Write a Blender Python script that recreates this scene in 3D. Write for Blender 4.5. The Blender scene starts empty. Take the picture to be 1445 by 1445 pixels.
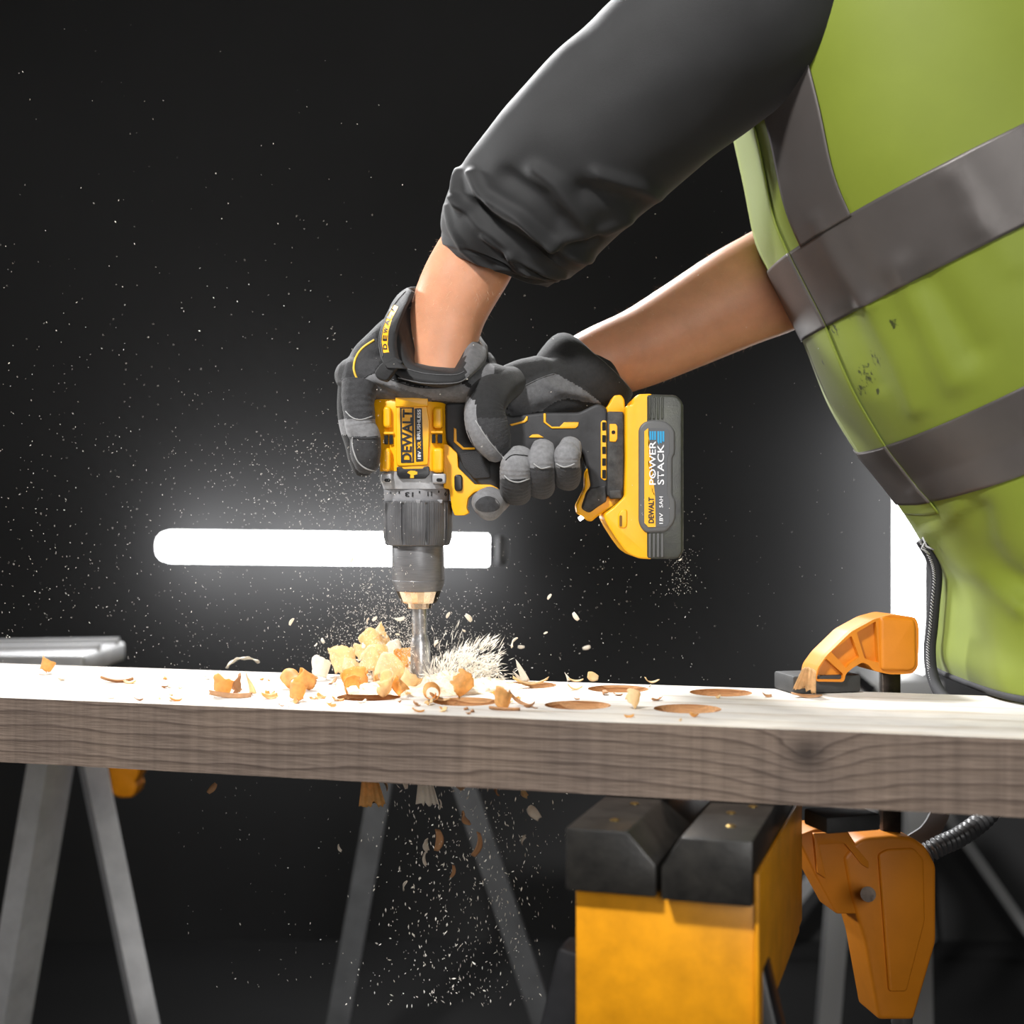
import bpy, bmesh, math, random
from mathutils import Vector, Matrix, noise
from mathutils.bvhtree import BVHTree
random.seed(7)
C = bpy.context.scene.collection
S = bpy.context.scene
# ------------------------------------------------------------------ camera, world, light, exposure
FPX, CX, CY = 2000.0, 722.5, 722.5          # focal length and centre for a 1445 px frame
TOP = 0.80                                   # height of the plank's top
ZC = TOP + 0.1485                            # camera height
D = 1.235                                    # distance of the drill's axis
cam = bpy.data.cameras.new('camera'); cam.sensor_width = 36.0; cam.lens = FPX / 1445 * 36.0
co = bpy.data.objects.new('camera', cam); C.objects.link(co)
co.location = (0, 0, ZC); co.rotation_euler = (math.pi / 2, 0, 0); S.camera = co
cam.clip_start = 0.02; cam.clip_end = 60
cam.dof.use_dof = True; cam.dof.focus_distance = D - 0.03; cam.dof.aperture_fstop = 5.0
S.view_settings.view_transform = 'Standard'; S.view_settings.look = 'None'
S.view_settings.gamma = 1.0; S.view_settings.use_curve_mapping = False
S.view_settings.exposure = 0.0
W = bpy.data.worlds.new('World'); S.world = W; W.use_nodes = True
W.node_tree.nodes['Background'].inputs[0].default_value = (1, 1, 1, 1)
W.node_tree.nodes['Background'].inputs[1].default_value = 0.075
def spot(name, loc, target, rad, power, cone, col=(1, 1, 1)):
    l = bpy.data.lights.new(name, 'SPOT'); l.energy = power; l.color = col; l.shadow_soft_size = rad
    l.spot_size = math.radians(cone); l.spot_blend = 0.5
    o = bpy.data.objects.new(name, l); C.objects.link(o); o.location = loc
    o.rotation_euler = (Vector(target) - Vector(loc)).to_track_quat('-Z', 'Y').to_euler()
spot('back_light', (-0.45, 2.6, 2.35), (0.02, 1.2, 0.88), 0.20, 370, 66)
spot('rim_light', (-1.9, 2.1, 1.55), (-0.06, 1.2, 1.12), 0.16, 190, 30)
spot('front_light', (-0.75, -0.1, 2.35), (0.12, 1.15, 0.9), 0.10, 225, 46, (1, 0.985, 0.965))
spot('low_fill', (0.35, -0.9, 1.25), (0.1, 1.2, 0.9), 0.40, 62, 60, (1, 0.985, 0.965))

# ------------------------------------------------------------------ helpers
def P(px, py, Y=D):
    return Vector(((px - CX) * Y / FPX, Y, ZC - (py - CY) * Y / FPX))
def px_of(v):
    return (CX + v.x * FPX / v.y, CY - (v.z - ZC) * FPX / v.y)
def on_plane(px, py, pt, n):
    d = P(px, py, 1.0) - P(CX, CY, 0.0); o = Vector((0, 0, ZC))
    return o + d * ((pt - o).dot(n) / d.dot(n))
def on_top(px, py, z=TOP):
    return on_plane(px, py, Vector((0, 0, z)), Vector((0, 0, 1)))
def srgb(r, g, b):
    f = lambda c: (c / 255 / 12.92) if c / 255 <= 0.04045 else ((c / 255 + 0.055) / 1.055) ** 2.4
    return (f(r), f(g), f(b), 1.0)
MT = {}
def mat(name, col, rough=0.5, metal=0.0, spec=0.5, bump=0.0, bscale=800.0, var=0.0, vscale=40.0, col2=None, coat=0.0,
        sheen=0.0, sss=0.0, stretch=None, trans=0.0, emit=0.0, bdist=0.0006, detail=4.0):
    if name in MT: return MT[name]
    m = bpy.data.materials.new(name); m.use_nodes = True; nt = m.node_tree; N = nt.nodes; L = nt.links
    b = N['Principled BSDF']; c = srgb(*col)
    b.inputs['Base Color'].default_value = c; b.inputs['Roughness'].default_value = rough
    b.inputs['Metallic'].default_value = metal; b.inputs['Specular IOR Level'].default_value = spec
    if coat: b.inputs['Coat Weight'].default_value = coat; b.inputs['Coat Roughness'].default_value = 0.15
    if sheen: b.inputs['Sheen Weight'].default_value = sheen; b.inputs['Sheen Roughness'].default_value = 0.4
    if sss:
        b.inputs['Subsurface Weight'].default_value = sss; b.inputs['Subsurface Radius'].default_value = (0.9, 0.35, 0.2)
        b.inputs['Subsurface Scale'].default_value = 0.008
    if emit:
        b.inputs['Emission Color'].default_value = c; b.inputs['Emission Strength'].default_value = emit
    tc = N.new('ShaderNodeTexCoord'); mp = N.new('ShaderNodeMapping')
    L.new(tc.outputs['Object'], mp.inputs['Vector'])
    if stretch: mp.inputs['Scale'].default_value = stretch
    if var or col2:
        t = N.new('ShaderNodeTexNoise'); t.inputs['Scale'].default_value = vscale; t.inputs['Detail'].default_value = 6
        t.inputs['Roughness'].default_value = 0.6; L.new(mp.outputs[0], t.inputs['Vector'])
        r = N.new('ShaderNodeValToRGB'); L.new(t.outputs['Fac'], r.inputs[0])
        e = r.color_ramp.elements; e[0].position = 0.32; e[1].position = 0.68
        if col2: e[0].color = c; e[1].color = srgb(*col2)
        else:
            e[0].color = tuple(x * (1 - var) for x in c[:3]) + (1,); e[1].color = tuple(min(1, x * (1 + var)) for x in c[:3]) + (1,)
        L.new(r.outputs[0], b.inputs['Base Color'])
    if bump:
        t2 = N.new('ShaderNodeTexNoise'); t2.inputs['Scale'].default_value = bscale; t2.inputs['Detail'].default_value = detail
        L.new(mp.outputs[0], t2.inputs['Vector'])
        bp = N.new('ShaderNodeBump'); bp.inputs['Strength'].default_value = bump; bp.inputs['Distance'].default_value = bdist
        L.new(t2.outputs['Fac'], bp.inputs['Height']); L.new(bp.outputs[0], b.inputs['Normal'])
    if trans:
        tr = N.new('ShaderNodeBsdfTranslucent'); mx = N.new('ShaderNodeMixShader'); mx.inputs[0].default_value = trans
        src = b.inputs['Base Color'].links[0].from_socket if b.inputs['Base Color'].links else None
        if src: L.new(src, tr.inputs['Color'])
        else: tr.inputs['Color'].default_value = c
        L.new(b.outputs[0], mx.inputs[1]); L.new(tr.outputs[0], mx.inputs[2]); L.new(mx.outputs[0], N['Material Output'].inputs['Surface'])
    MT[name] = m
    return m

def link(name, me, parent=None, label=None, cat=None, group=None, kind=None, mats=(), smooth=40):
    o = bpy.data.objects.new(name, me); C.objects.link(o)
    for m in mats:
        me.materials.append(m)
    if smooth is not None and len(me.polygons):
        me.shade_smooth()
        if smooth < 180: me.set_sharp_from_angle(angle=math.radians(smooth))
    if parent is not None:
        o.parent = parent
        o.matrix_parent_inverse = Matrix.Translation(-parent.location)
    for k, v in (('label', label), ('category', cat), ('group', group), ('kind', kind)):
        if v: o[k] = v
    return o
def thing(name, label, cat, loc=(0, 0, 0), group=None):
    o = bpy.data.objects.new(name, None); C.objects.link(o); o.location = loc; o.empty_display_size = 0.05
    o['label'] = label; o['category'] = cat
    if group: o['group'] = group
    return o
def mesh_of(bm):
    bmesh.ops.recalc_face_normals(bm, faces=bm.faces)
    me = bpy.data.meshes.new('m'); bm.to_mesh(me); bm.free(); return me
def pydata(v, f):
    me = bpy.data.meshes.new('m'); me.from_pydata([tuple(x) for x in v], [], f); me.update(); return me
def loft_into(bm, rings, caps=True, closed=True):
    vs = [[bm.verts.new(p) for p in r] for r in rings]; n = len(rings[0]); fs = []
    for a, b in zip(vs, vs[1:]):
        for i in range(n if closed else n - 1):
            j = (i + 1) % n; fs.append(bm.faces.new((a[i], a[j], b[j], b[i])))
    if caps and closed:
        bm.faces.new(vs[0]); bm.faces.new(list(reversed(vs[-1])))
    return vs
def cat_rom(pts, sub):
    out = []; n = len(pts)
    for i in range(n - 1):
        p0, p1, p2, p3 = pts[max(i - 1, 0)], pts[i], pts[i + 1], pts[min(i + 2, n - 1)]
        for k in range(sub):
            t = k / sub
            out.append(tuple(0.5 * (2 * b + (c - a) * t + (2 * a - 5 * b + 4 * c - d) * t * t + (3 * b - a - 3 * c + d) * t ** 3) for a, b, c, d in zip(p0, p1, p2, p3)))
    out.append(tuple(pts[-1])); return out
def tube_rings(path, n=24, sub=6, expo=2.0, round_end=(False, True), fr=None, refv=(0, 1, 0)):
    """path rows: px, py, Y, r (px, across the picture plane), rd (px, the other way). Returns rings in world space."""
    q = cat_rom([tuple(p) for p in path], sub); pts = [P(a, b, c) for a, b, c, _, _ in q]; rings = []; m = len(pts)
    prev = None
    for i, p in enumerate(pts):
        t = (pts[min(i + 1, m - 1)] - pts[max(i - 1, 0)]).normalized(); ref = Vector(refv)
        e1 = t.cross(ref)
        if e1.length < 0.25 and prev is not None: e1 = prev - t * prev.dot(t)
        e1.normalize()
        if prev is not None and e1.dot(prev) < 0: e1 = -e1
        prev = e1; e2 = t.cross(e1)
        k = p.y / FPX; r1, r2 = q[i][3] * k, q[i][4] * k
        if fr:
            s = fr(i / (m - 1)); r1 *= s; r2 *= s
        ring = []
        for j in range(n):
            a = 2 * math.pi * j / n; ca, sa = math.cos(a), math.sin(a)
            ring.append(p + e1 * (r1 * math.copysign(abs(ca) ** (2 / expo), ca)) + e2 * (r2 * math.copysign(abs(sa) ** (2 / expo), sa)))
        rings.append(ring)
    def dome(ring, out):
        c = sum(ring, Vector()) / n; rr = sum((p - c).length for p in ring) / n; res = []
        for a in (25, 50, 70, 84):
            res.append([c + (p - c) * math.cos(math.radians(a)) + out * rr * math.sin(math.radians(a)) * 0.85 for p in ring])
        return res
    if round_end[1]: rings += dome(rings[-1], (pts[-1] - pts[-2]).normalized())
    if round_end[0]: rings = list(reversed(dome(rings[0], (pts[0] - pts[1]).normalized()))) + rings
    return rings
def tube(name, path, m, parent=None, n=24, sub=6, expo=2.0, round_end=(False, True), fr=None, mats=None, zone=None, **kw):
    rings = tube_rings(path, n, sub, expo, round_end, fr); bm = bmesh.new(); loft_into(bm, rings)
    me = mesh_of(bm)
    o = link(name, me, parent, mats=mats or [m], smooth=180 if mats else 60, **kw)
    if zone:
        for p in me.polygons: p.material_index = zone(p.center, px_of(p.center))
    return o
def rnd(poly, r=3, seg=4):
    out = []; n = len(poly)
    for i in range(n):
        p = Vector(poly[i][:2]); a = Vector(poly[i - 1][:2]); b = Vector(poly[(i + 1) % n][:2])
        rr = poly[i][2] if len(poly[i]) > 2 else r
        ra = min(rr, (a - p).length * 0.45); rb = min(rr, (b - p).length * 0.45)
        if ra < 0.05 or rb < 0.05: out.append(tuple(p)); continue
        pa = p + (a - p).normalized() * ra; pb = p + (b - p).normalized() * rb
        for k in range(seg + 1):
            t = k / seg; out.append(tuple(pa * (1 - t) ** 2 + p * 2 * t * (1 - t) + pb * t * t))
    return out
def prism(name, outline, Y, depth, m, parent=None, bevel=0.0, seg=3, holes=(), plane=None, smooth=35, **kw):
    """outline in photo pixels, set on the plane (point, normal towards the viewer), pushed back by depth metres"""
    pt, nrm = plane or (Vector((0, Y, 0)), Vector((0, -1, 0)))
    bm = bmesh.new(); loops = []
    for lp in [outline] + list(holes):
        loops.append([bm.verts.new(on_plane(x, y, pt, nrm)) for x, y in lp])
    if holes:
        es = []
        for lp in loops:
            for i in range(len(lp)): es.append(bm.edges.new((lp[i], lp[(i + 1) % len(lp)])))
        fs = [g for g in bmesh.ops.triangle_fill(bm, use_beauty=True, use_dissolve=False, edges=es)['geom'] if isinstance(g, bmesh.types.BMFace)]
    else:
        fs = [bm.faces.new(loops[0])]
    front = set(v for f in fs for v in f.verts); fe = [e for f in fs for e in f.edges]
    fe = list({e for e in fe if len(e.link_faces) == 1})
    r = bmesh.ops.extrude_face_region(bm, geom=fs, use_keep_orig=True)
    back = [g for g in r['geom'] if isinstance(g, bmesh.types.BMVert)]
    bmesh.ops.translate(bm, verts=back, vec=-nrm * depth)
    bmesh.ops.recalc_face_normals(bm, faces=bm.faces)
    if bevel:
        bmesh.ops.bevel(bm, geom=[e for e in fe if e.is_valid], offset=bevel, segments=seg, profile=0.5, affect='EDGES', clamp_overlap=True)
    return link(name, mesh_of(bm), parent, mats=[m], smooth=smooth, **kw)
def box_px(x0, y0, x1, y1): return [(x0, y0), (x1, y0), (x1, y1), (x0, y1)]
def lathe(name, prof, m, parent=None, Y=D, n=48, rad=None, caps=True, smooth=35, mats=None, **kw):
    """prof rows: axis px, py, radius px; upright axis that may lean a little"""
    k = Y / FPX; rings = []
    for cx, py, r in prof:
        c = P(cx, py, Y)
        rings.append([c + Vector((math.cos(a), math.sin(a), 0)) * (r * k * (rad(a, py) if rad else 1)) for a in (2 * math.pi * j / n for j in range(n))])
    bm = bmesh.new(); loft_into(bm, rings, caps)
    return link(name, mesh_of(bm), parent, mats=mats or [m], smooth=smooth, **kw)
def bvh_of(*objs):
    vs, fs = [], []
    for o in objs:
        b = len(vs); vs += [v.co.copy() for v in o.data.vertices]; fs += [tuple(b + i for i in p.vertices) for p in o.data.polygons]
    return BVHTree.FromPolygons(vs, fs)
def drop(tree, px, py, off, Yd=D - 0.03):
    o = Vector((0, 0, ZC)); d = (P(px, py, 1.0) - o).normalized()
    hit, nrm, _, _ = tree.ray_cast(o, d)
    if hit is None: return P(px, py, Yd) - d * off
    return hit - d * off
def decal(name, outline, tree, m, parent=None, off=0.0004, cuts=2, thick=0.0, Yd=D - 0.03, **kw):
    bm = bmesh.new(); f = bm.faces.new([bm.verts.new((x, y, 0)) for x, y in outline])
    bmesh.ops.triangulate(bm, faces=[f])
    if cuts: bmesh.ops.subdivide_edges(bm, edges=bm.edges[:], cuts=cuts, use_grid_fill=True)
    if thick:
        fs = bm.faces[:]; r = bmesh.ops.extrude_face_region(bm, geom=fs, use_keep_orig=True)
        tops = set(g for g in r['geom'] if isinstance(g, bmesh.types.BMVert))
    else: tops = set()
    for v in bm.verts: v.co = drop(tree, v.co.x, v.co.y, off + (thick if v in tops else 0), Yd)
    return link(name, mesh_of(bm), parent, mats=[m], smooth=30, **kw)
def lettering(s, cx, cy, w, h, rot, tree, m, parent, bold=0.0, off=0.0005, name='lettering', shear=0.0, Yd=D - 0.03):
    """flat print: text w px long and h px tall, turned rot degrees anticlockwise, laid on a surface"""
    cu = bpy.data.curves.new('t', 'FONT'); cu.body = s; cu.size = 1; cu.offset = bold; cu.resolution_u = 3; cu.shear = shear
    to = bpy.data.objects.new('t', cu); C.objects.link(to)
    me = bpy.data.meshes.new_from_object(to.evaluated_get(bpy.context.evaluated_depsgraph_get()))
    bpy.data.objects.remove(to); bpy.data.curves.remove(cu)
    xs = [v.co.x for v in me.vertices]; ys = [v.co.y for v in me.vertices]
    x0, x1, y0, y1 = min(xs), max(xs), min(ys), max(ys); a = math.radians(rot); ca, sa = math.cos(a), math.sin(a)
    for v in me.vertices:
        u = ((v.co.x - x0) / (x1 - x0) - 0.5) * w; q = ((v.co.y - y0) / (y1 - y0) - 0.5) * h
        v.co = drop(tree, cx + u * ca - q * sa, cy - (u * sa + q * ca), off, Yd)
    return link(name, me, parent, mats=[m], smooth=None)
def remeshed(me, vox, smooth_it=3):
    o = bpy.data.objects.new('tmp', me); C.objects.link(o)
    r = o.modifiers.new('r', 'REMESH'); r.mode = 'VOXEL'; r.voxel_size = vox
    if smooth_it:
        s = o.modifiers.new('s', 'SMOOTH'); s.iterations = smooth_it; s.factor = 0.5
    out = bpy.data.meshes.new_from_object(o.evaluated_get(bpy.context.evaluated_depsgraph_get()))
    bpy.data.objects.remove(o); return out
def inside(poly, x, y):
    c = False; n = len(poly)
    for i in range(n):
        x1, y1 = poly[i][:2]; x2, y2 = poly[i - 1][:2]
        if (y1 > y) != (y2 > y) and x < (x2 - x1) * (y - y1) / (y2 - y1) + x1: c = not c
    return c
def seg_dist(pts, x, y):
    best = 1e9
    for (x1, y1), (x2, y2) in zip(pts, pts[1:]):
        dx, dy = x2 - x1, y2 - y1; t = max(0, min(1, ((x - x1) * dx + (y - y1) * dy) / (dx * dx + dy * dy + 1e-9)))
        best = min(best, math.hypot(x - x1 - t * dx, y - y1 - t * dy))
    return best
def folds(me, ridges, nz=0.0, nscale=20.0):
    """push cloth out (+) or in (-) along soft lines on the side that the photograph shows, plus small creases"""
    me.update()
    nr = [v.normal.copy() for v in me.vertices]
    for v, n in zip(me.vertices, nr):
        d = 0.0
        if n.y < 0.3:
            x, y = px_of(v.co)
            fw = max(0.0, min(1.0, (0.15 - n.y) / 0.6))
            for pts, w, h in ridges:
                q = seg_dist(pts, x, y)
                if q < 3 * w: d += fw * h * math.exp(-(q / w) ** 2)
        if nz: d += nz * noise.noise(v.co * nscale)
        v.co += n * d
    me.update()
def rope(name, pts, r, m, parent=None, n=8, **kw):
    """a thin round strand through world points"""
    bm = bmesh.new(); rings = []; e1 = None
    for i, p in enumerate(pts):
        t = (pts[min(i + 1, len(pts) - 1)] - pts[max(i - 1, 0)]).normalized()
        if e1 is None: e1 = t.orthogonal().normalized()
        e1 = (e1 - t * e1.dot(t)).normalized(); e2 = t.cross(e1)
        rr = r[i] if isinstance(r, (list, tuple)) else r
        rings.append([p + (e1 * math.cos(2 * math.pi * j / n) + e2 * math.sin(2 * math.pi * j / n)) * rr for j in range(n)])
    loft_into(bm, rings)
    return link(name, mesh_of(bm), parent, mats=[m], smooth=180, **kw)
def bar(bm, a, b, w, h, up=Vector((0, 0, 1))):
    t = (b - a).normalized(); e1 = t.cross(up).normalized(); e2 = e1.cross(t)
    loft_into(bm, [[q + e1 * (sx * w / 2) + e2 * (sy * h / 2) for sx, sy in ((-1, -1), (1, -1), (1, 1), (-1, 1))] for q in (a, b)])
def solid_box(bm, lo, hi, M=None):
    r = bmesh.ops.create_cube(bm, size=1.0)['verts']; lo, hi = Vector(lo), Vector(hi)
    for v in r:
        v.co = Vector((v.co.x * (hi.x - lo.x), v.co.y * (hi.y - lo.y), v.co.z * (hi.z - lo.z))) + (lo + hi) / 2
        if M: v.co = M @ v.co
def bevel_all(bm, off, seg=2):
    bmesh.ops.bevel(bm, geom=bm.edges[:], offset=off, segments=seg, profile=0.5, affect='EDGES', clamp_overlap=True)

# ------------------------------------------------------------------ materials
YEL = mat('yellow_plastic', (250, 178, 8), 0.42, bump=0.12, bscale=1500, var=0.05, vscale=60)
BLK = mat('black_rubber', (44, 44, 46), 0.55, bump=0.25, bscale=2500, var=0.3, vscale=70)
BLK2 = mat('black_plastic', (30, 30, 32), 0.38, bump=0.08, bscale=1500, var=0.25, vscale=50)
COL = mat('collar_plastic', (88, 88, 90), 0.33, bump=0.08, bscale=1500, var=0.2, vscale=60)
HOLE = mat('dark_recess', (8, 8, 8), 0.8)
GRY = mat('grey_cast_alloy', (168, 168, 170), 0.42, 0.25, bump=0.2, bscale=900, var=0.18, vscale=120)
GRY2 = mat('grey_ring_plastic', (142, 142, 145), 0.45, bump=0.1, bscale=1500, var=0.12, vscale=150)
CHK = mat('chuck_black_metal', (114, 114, 116), 0.36, 0.25, bump=0.15, bscale=300, stretch=(1, 1, 12), var=0.15, vscale=90)
STEEL = mat('bright_steel', (225, 205, 180), 0.22, 1.0, bump=0.05, bscale=500)
BIT = mat('drill_bit_steel', (172, 172, 174), 0.3, 0.75, bump=0.2, bscale=400, var=0.25, vscale=200)
INK = mat('black_print', (24, 24, 28), 0.5)
WHT = mat('white_print', (235, 235, 238), 0.5)
YPR = mat('yellow_print', (252, 182, 20), 0.5)
BLU = mat('blue_print', (30, 150, 200), 0.5)
LBL = mat('grey_label', (84, 85, 88), 0.5, bump=0.1, bscale=2000)
BAT = mat('battery_black', (46, 46, 46), 0.35, bump=0.2, bscale=900, col2=(66, 68, 56), vscale=35)
DSTY = mat('dusty_black', (70, 70, 70), 0.6, col2=(34, 34, 35), vscale=140, bump=0.3, bscale=1200)

# ------------------------------------------------------------------ the setting
WALL = mat('black_studio_wall', (62, 62, 63), 0.85, bump=0.3, bscale=30, var=0.12, vscale=1.2, bdist=0.003)
FLOORM = mat('dark_concrete', (30, 30, 31), 0.7, bump=0.3, bscale=60, var=0.2, vscale=3)
def slab(name, lo, hi, m):
    bm = bmesh.new(); solid_box(bm, lo, hi)
    return link(name, mesh_of(bm), mats=[m], kind='structure', smooth=None)
slab('wall_back', (-3.5, 3.14, 0), (3.5, 3.24, 3.2), WALL)
slab('wall_right', (2.6, -1.6, 0), (2.7, 3.14, 3.2), WALL)
slab('floor', (-3.5, -1.6, -0.1), (3.5, 3.24, 0), FLOORM)

# ------------------------------------------------------------------ tube lamps
GLOW = mat('lit_diffuser', (255, 255, 255), 0.4, emit=13.0)
CAPM = mat('lamp_cap_aluminium', (150, 150, 152), 0.75, 0.2)
LED = mat('small_led', (255, 255, 255), 0.3, emit=12.0)
def cyl(name, a, b, r, m, parent, n=32, dome=0.0):
    t = (b - a).normalized(); e1 = t.orthogonal().normalized(); e2 = t.cross(e1); L = (b - a).length
    prof = [(0, r)] + [(L, r)]
    if dome < 0: dome = -dome; prof = [(0, r * 0.25), (dome * 0.12, r * 0.6), (dome * 0.4, r * 0.86), (dome, r), (L - 0.002, r), (L, r * 0.96)]
    elif dome: prof = [(0, r * 0.25), (dome * 0.12, r * 0.6), (dome * 0.4, r * 0.86), (dome, r)] + [(L - dome, r), (L - dome * 0.4, r * 0.86), (L - dome * 0.12, r * 0.6), (L, r * 0.25)]
    bm = bmesh.new()
    loft_into(bm, [[a + t * s + (e1 * math.cos(q) + e2 * math.sin(q)) * rr for q in (2 * math.pi * j / n for j in range(n))] for s, rr in prof])
    return link(name, mesh_of(bm), parent, mats=[m], smooth=40)
YL = 3.03
lamp = thing('tube_lamp', 'glowing white tube lamp fixed level on the black wall behind the drill', 'lamp', P(222, 771, YL))
cyl('diffuser', P(222, 771, YL), P(689, 776.5, YL), 21.5 * YL / FPX, GLOW, lamp, dome=-0.028)
cyl('collar', P(689.5, 776.5, YL), P(697, 776.6, YL), 17 * YL / FPX, BLK2, lamp)
cyl('end_cap', P(697, 776.6, YL), P(717, 776.8, YL), 21 * YL / FPX, CAPM, lamp, dome=0.01)
for x in (330, 620):
    bm = bmesh.new(); solid_box(bm, P(x, 772, YL) + Vector((-0.012, 0.02, -0.02)), P(x, 772, YL) + Vector((0.012, 0.14, 0.02)))
    link('wall_bracket', mesh_of(bm), lamp, mats=[BLK2], smooth=None)
YV = 3.02
lamp = thing('tube_lamp', 'glowing white tube lamp standing upright on a stand behind the yellow vest', 'lamp', P(1282, 722, YV) * Vector((1, 1, 0)) if False else Vector((P(1282, 722, YV).x, YV, 0)))
cyl('diffuser', P(1282, 560, YV), P(1282, 955, YV), 20.5 * YV / FPX, mat('lit_diffuser_upright', (255, 255, 255), 0.4, emit=9.0), lamp, dome=0.01)
cyl('end_cap', P(1282, 955.5, YV), P(1282, 982, YV), 20 * YV / FPX, CAPM, lamp, dome=0.006)
cyl('pole', P(1282, 982, YV), Vector((P(1282, 0, YV).x, YV, 0.05)), 0.013, CAPM, lamp)
PALE = mat('pale_metal', (205, 205, 206), 0.4, 0.3)
base = Vector((P(1282, 0, YV).x, YV, 0.0))
for k in range(3):
    a = math.radians(200 + 120 * k); bm = bmesh.new()
    bar(bm, base + Vector((0, 0, 0.42)), base + Vector((math.cos(a) * 0.36, math.sin(a) * 0.07, 0.015)), 0.028, 0.02)
    link('leg', mesh_of(bm), lamp, mats=[PALE], smooth=None)

# pale bench end behind the clamp
bench = thing('metal_bench', 'pale metal bench end standing behind the upper clamp jaw', 'bench', Vector((P(1240, 0, 2.3).x, 2.3, 0)))
zt = P(0, 951, 2.3).z
bm = bmesh.new(); solid_box(bm, (P(1188, 0, 2.3).x, 2.2, zt - 0.03), (P(1306, 0, 2.3).x, 2.44, zt)); bevel_all(bm, 0.004)
link('top_plate', mesh_of(bm), bench, mats=[PALE], smooth=30)
for x0, x1 in ((1205, 1160), (1290, 1300)):
    bm = bmesh.new(); a = P(x0, 980, 2.3); a.z = zt - 0.03
    b2 = P(x1, 0, 2.3); b2.z = 0; bar(bm, a, b2, 0.035, 0.03, Vector((0, 1, 0))); link('leg', mesh_of(bm), bench, mats=[PALE], smooth=None)
bm = bmesh.new(); bar(bm, P(1206, 954, 2.19), P(1232, 975, 2.19), 0.014, 0.006, Vector((0, 1, 0)))
link('brace', mesh_of(bm), bench, mats=[BLK2], smooth=None)

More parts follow.
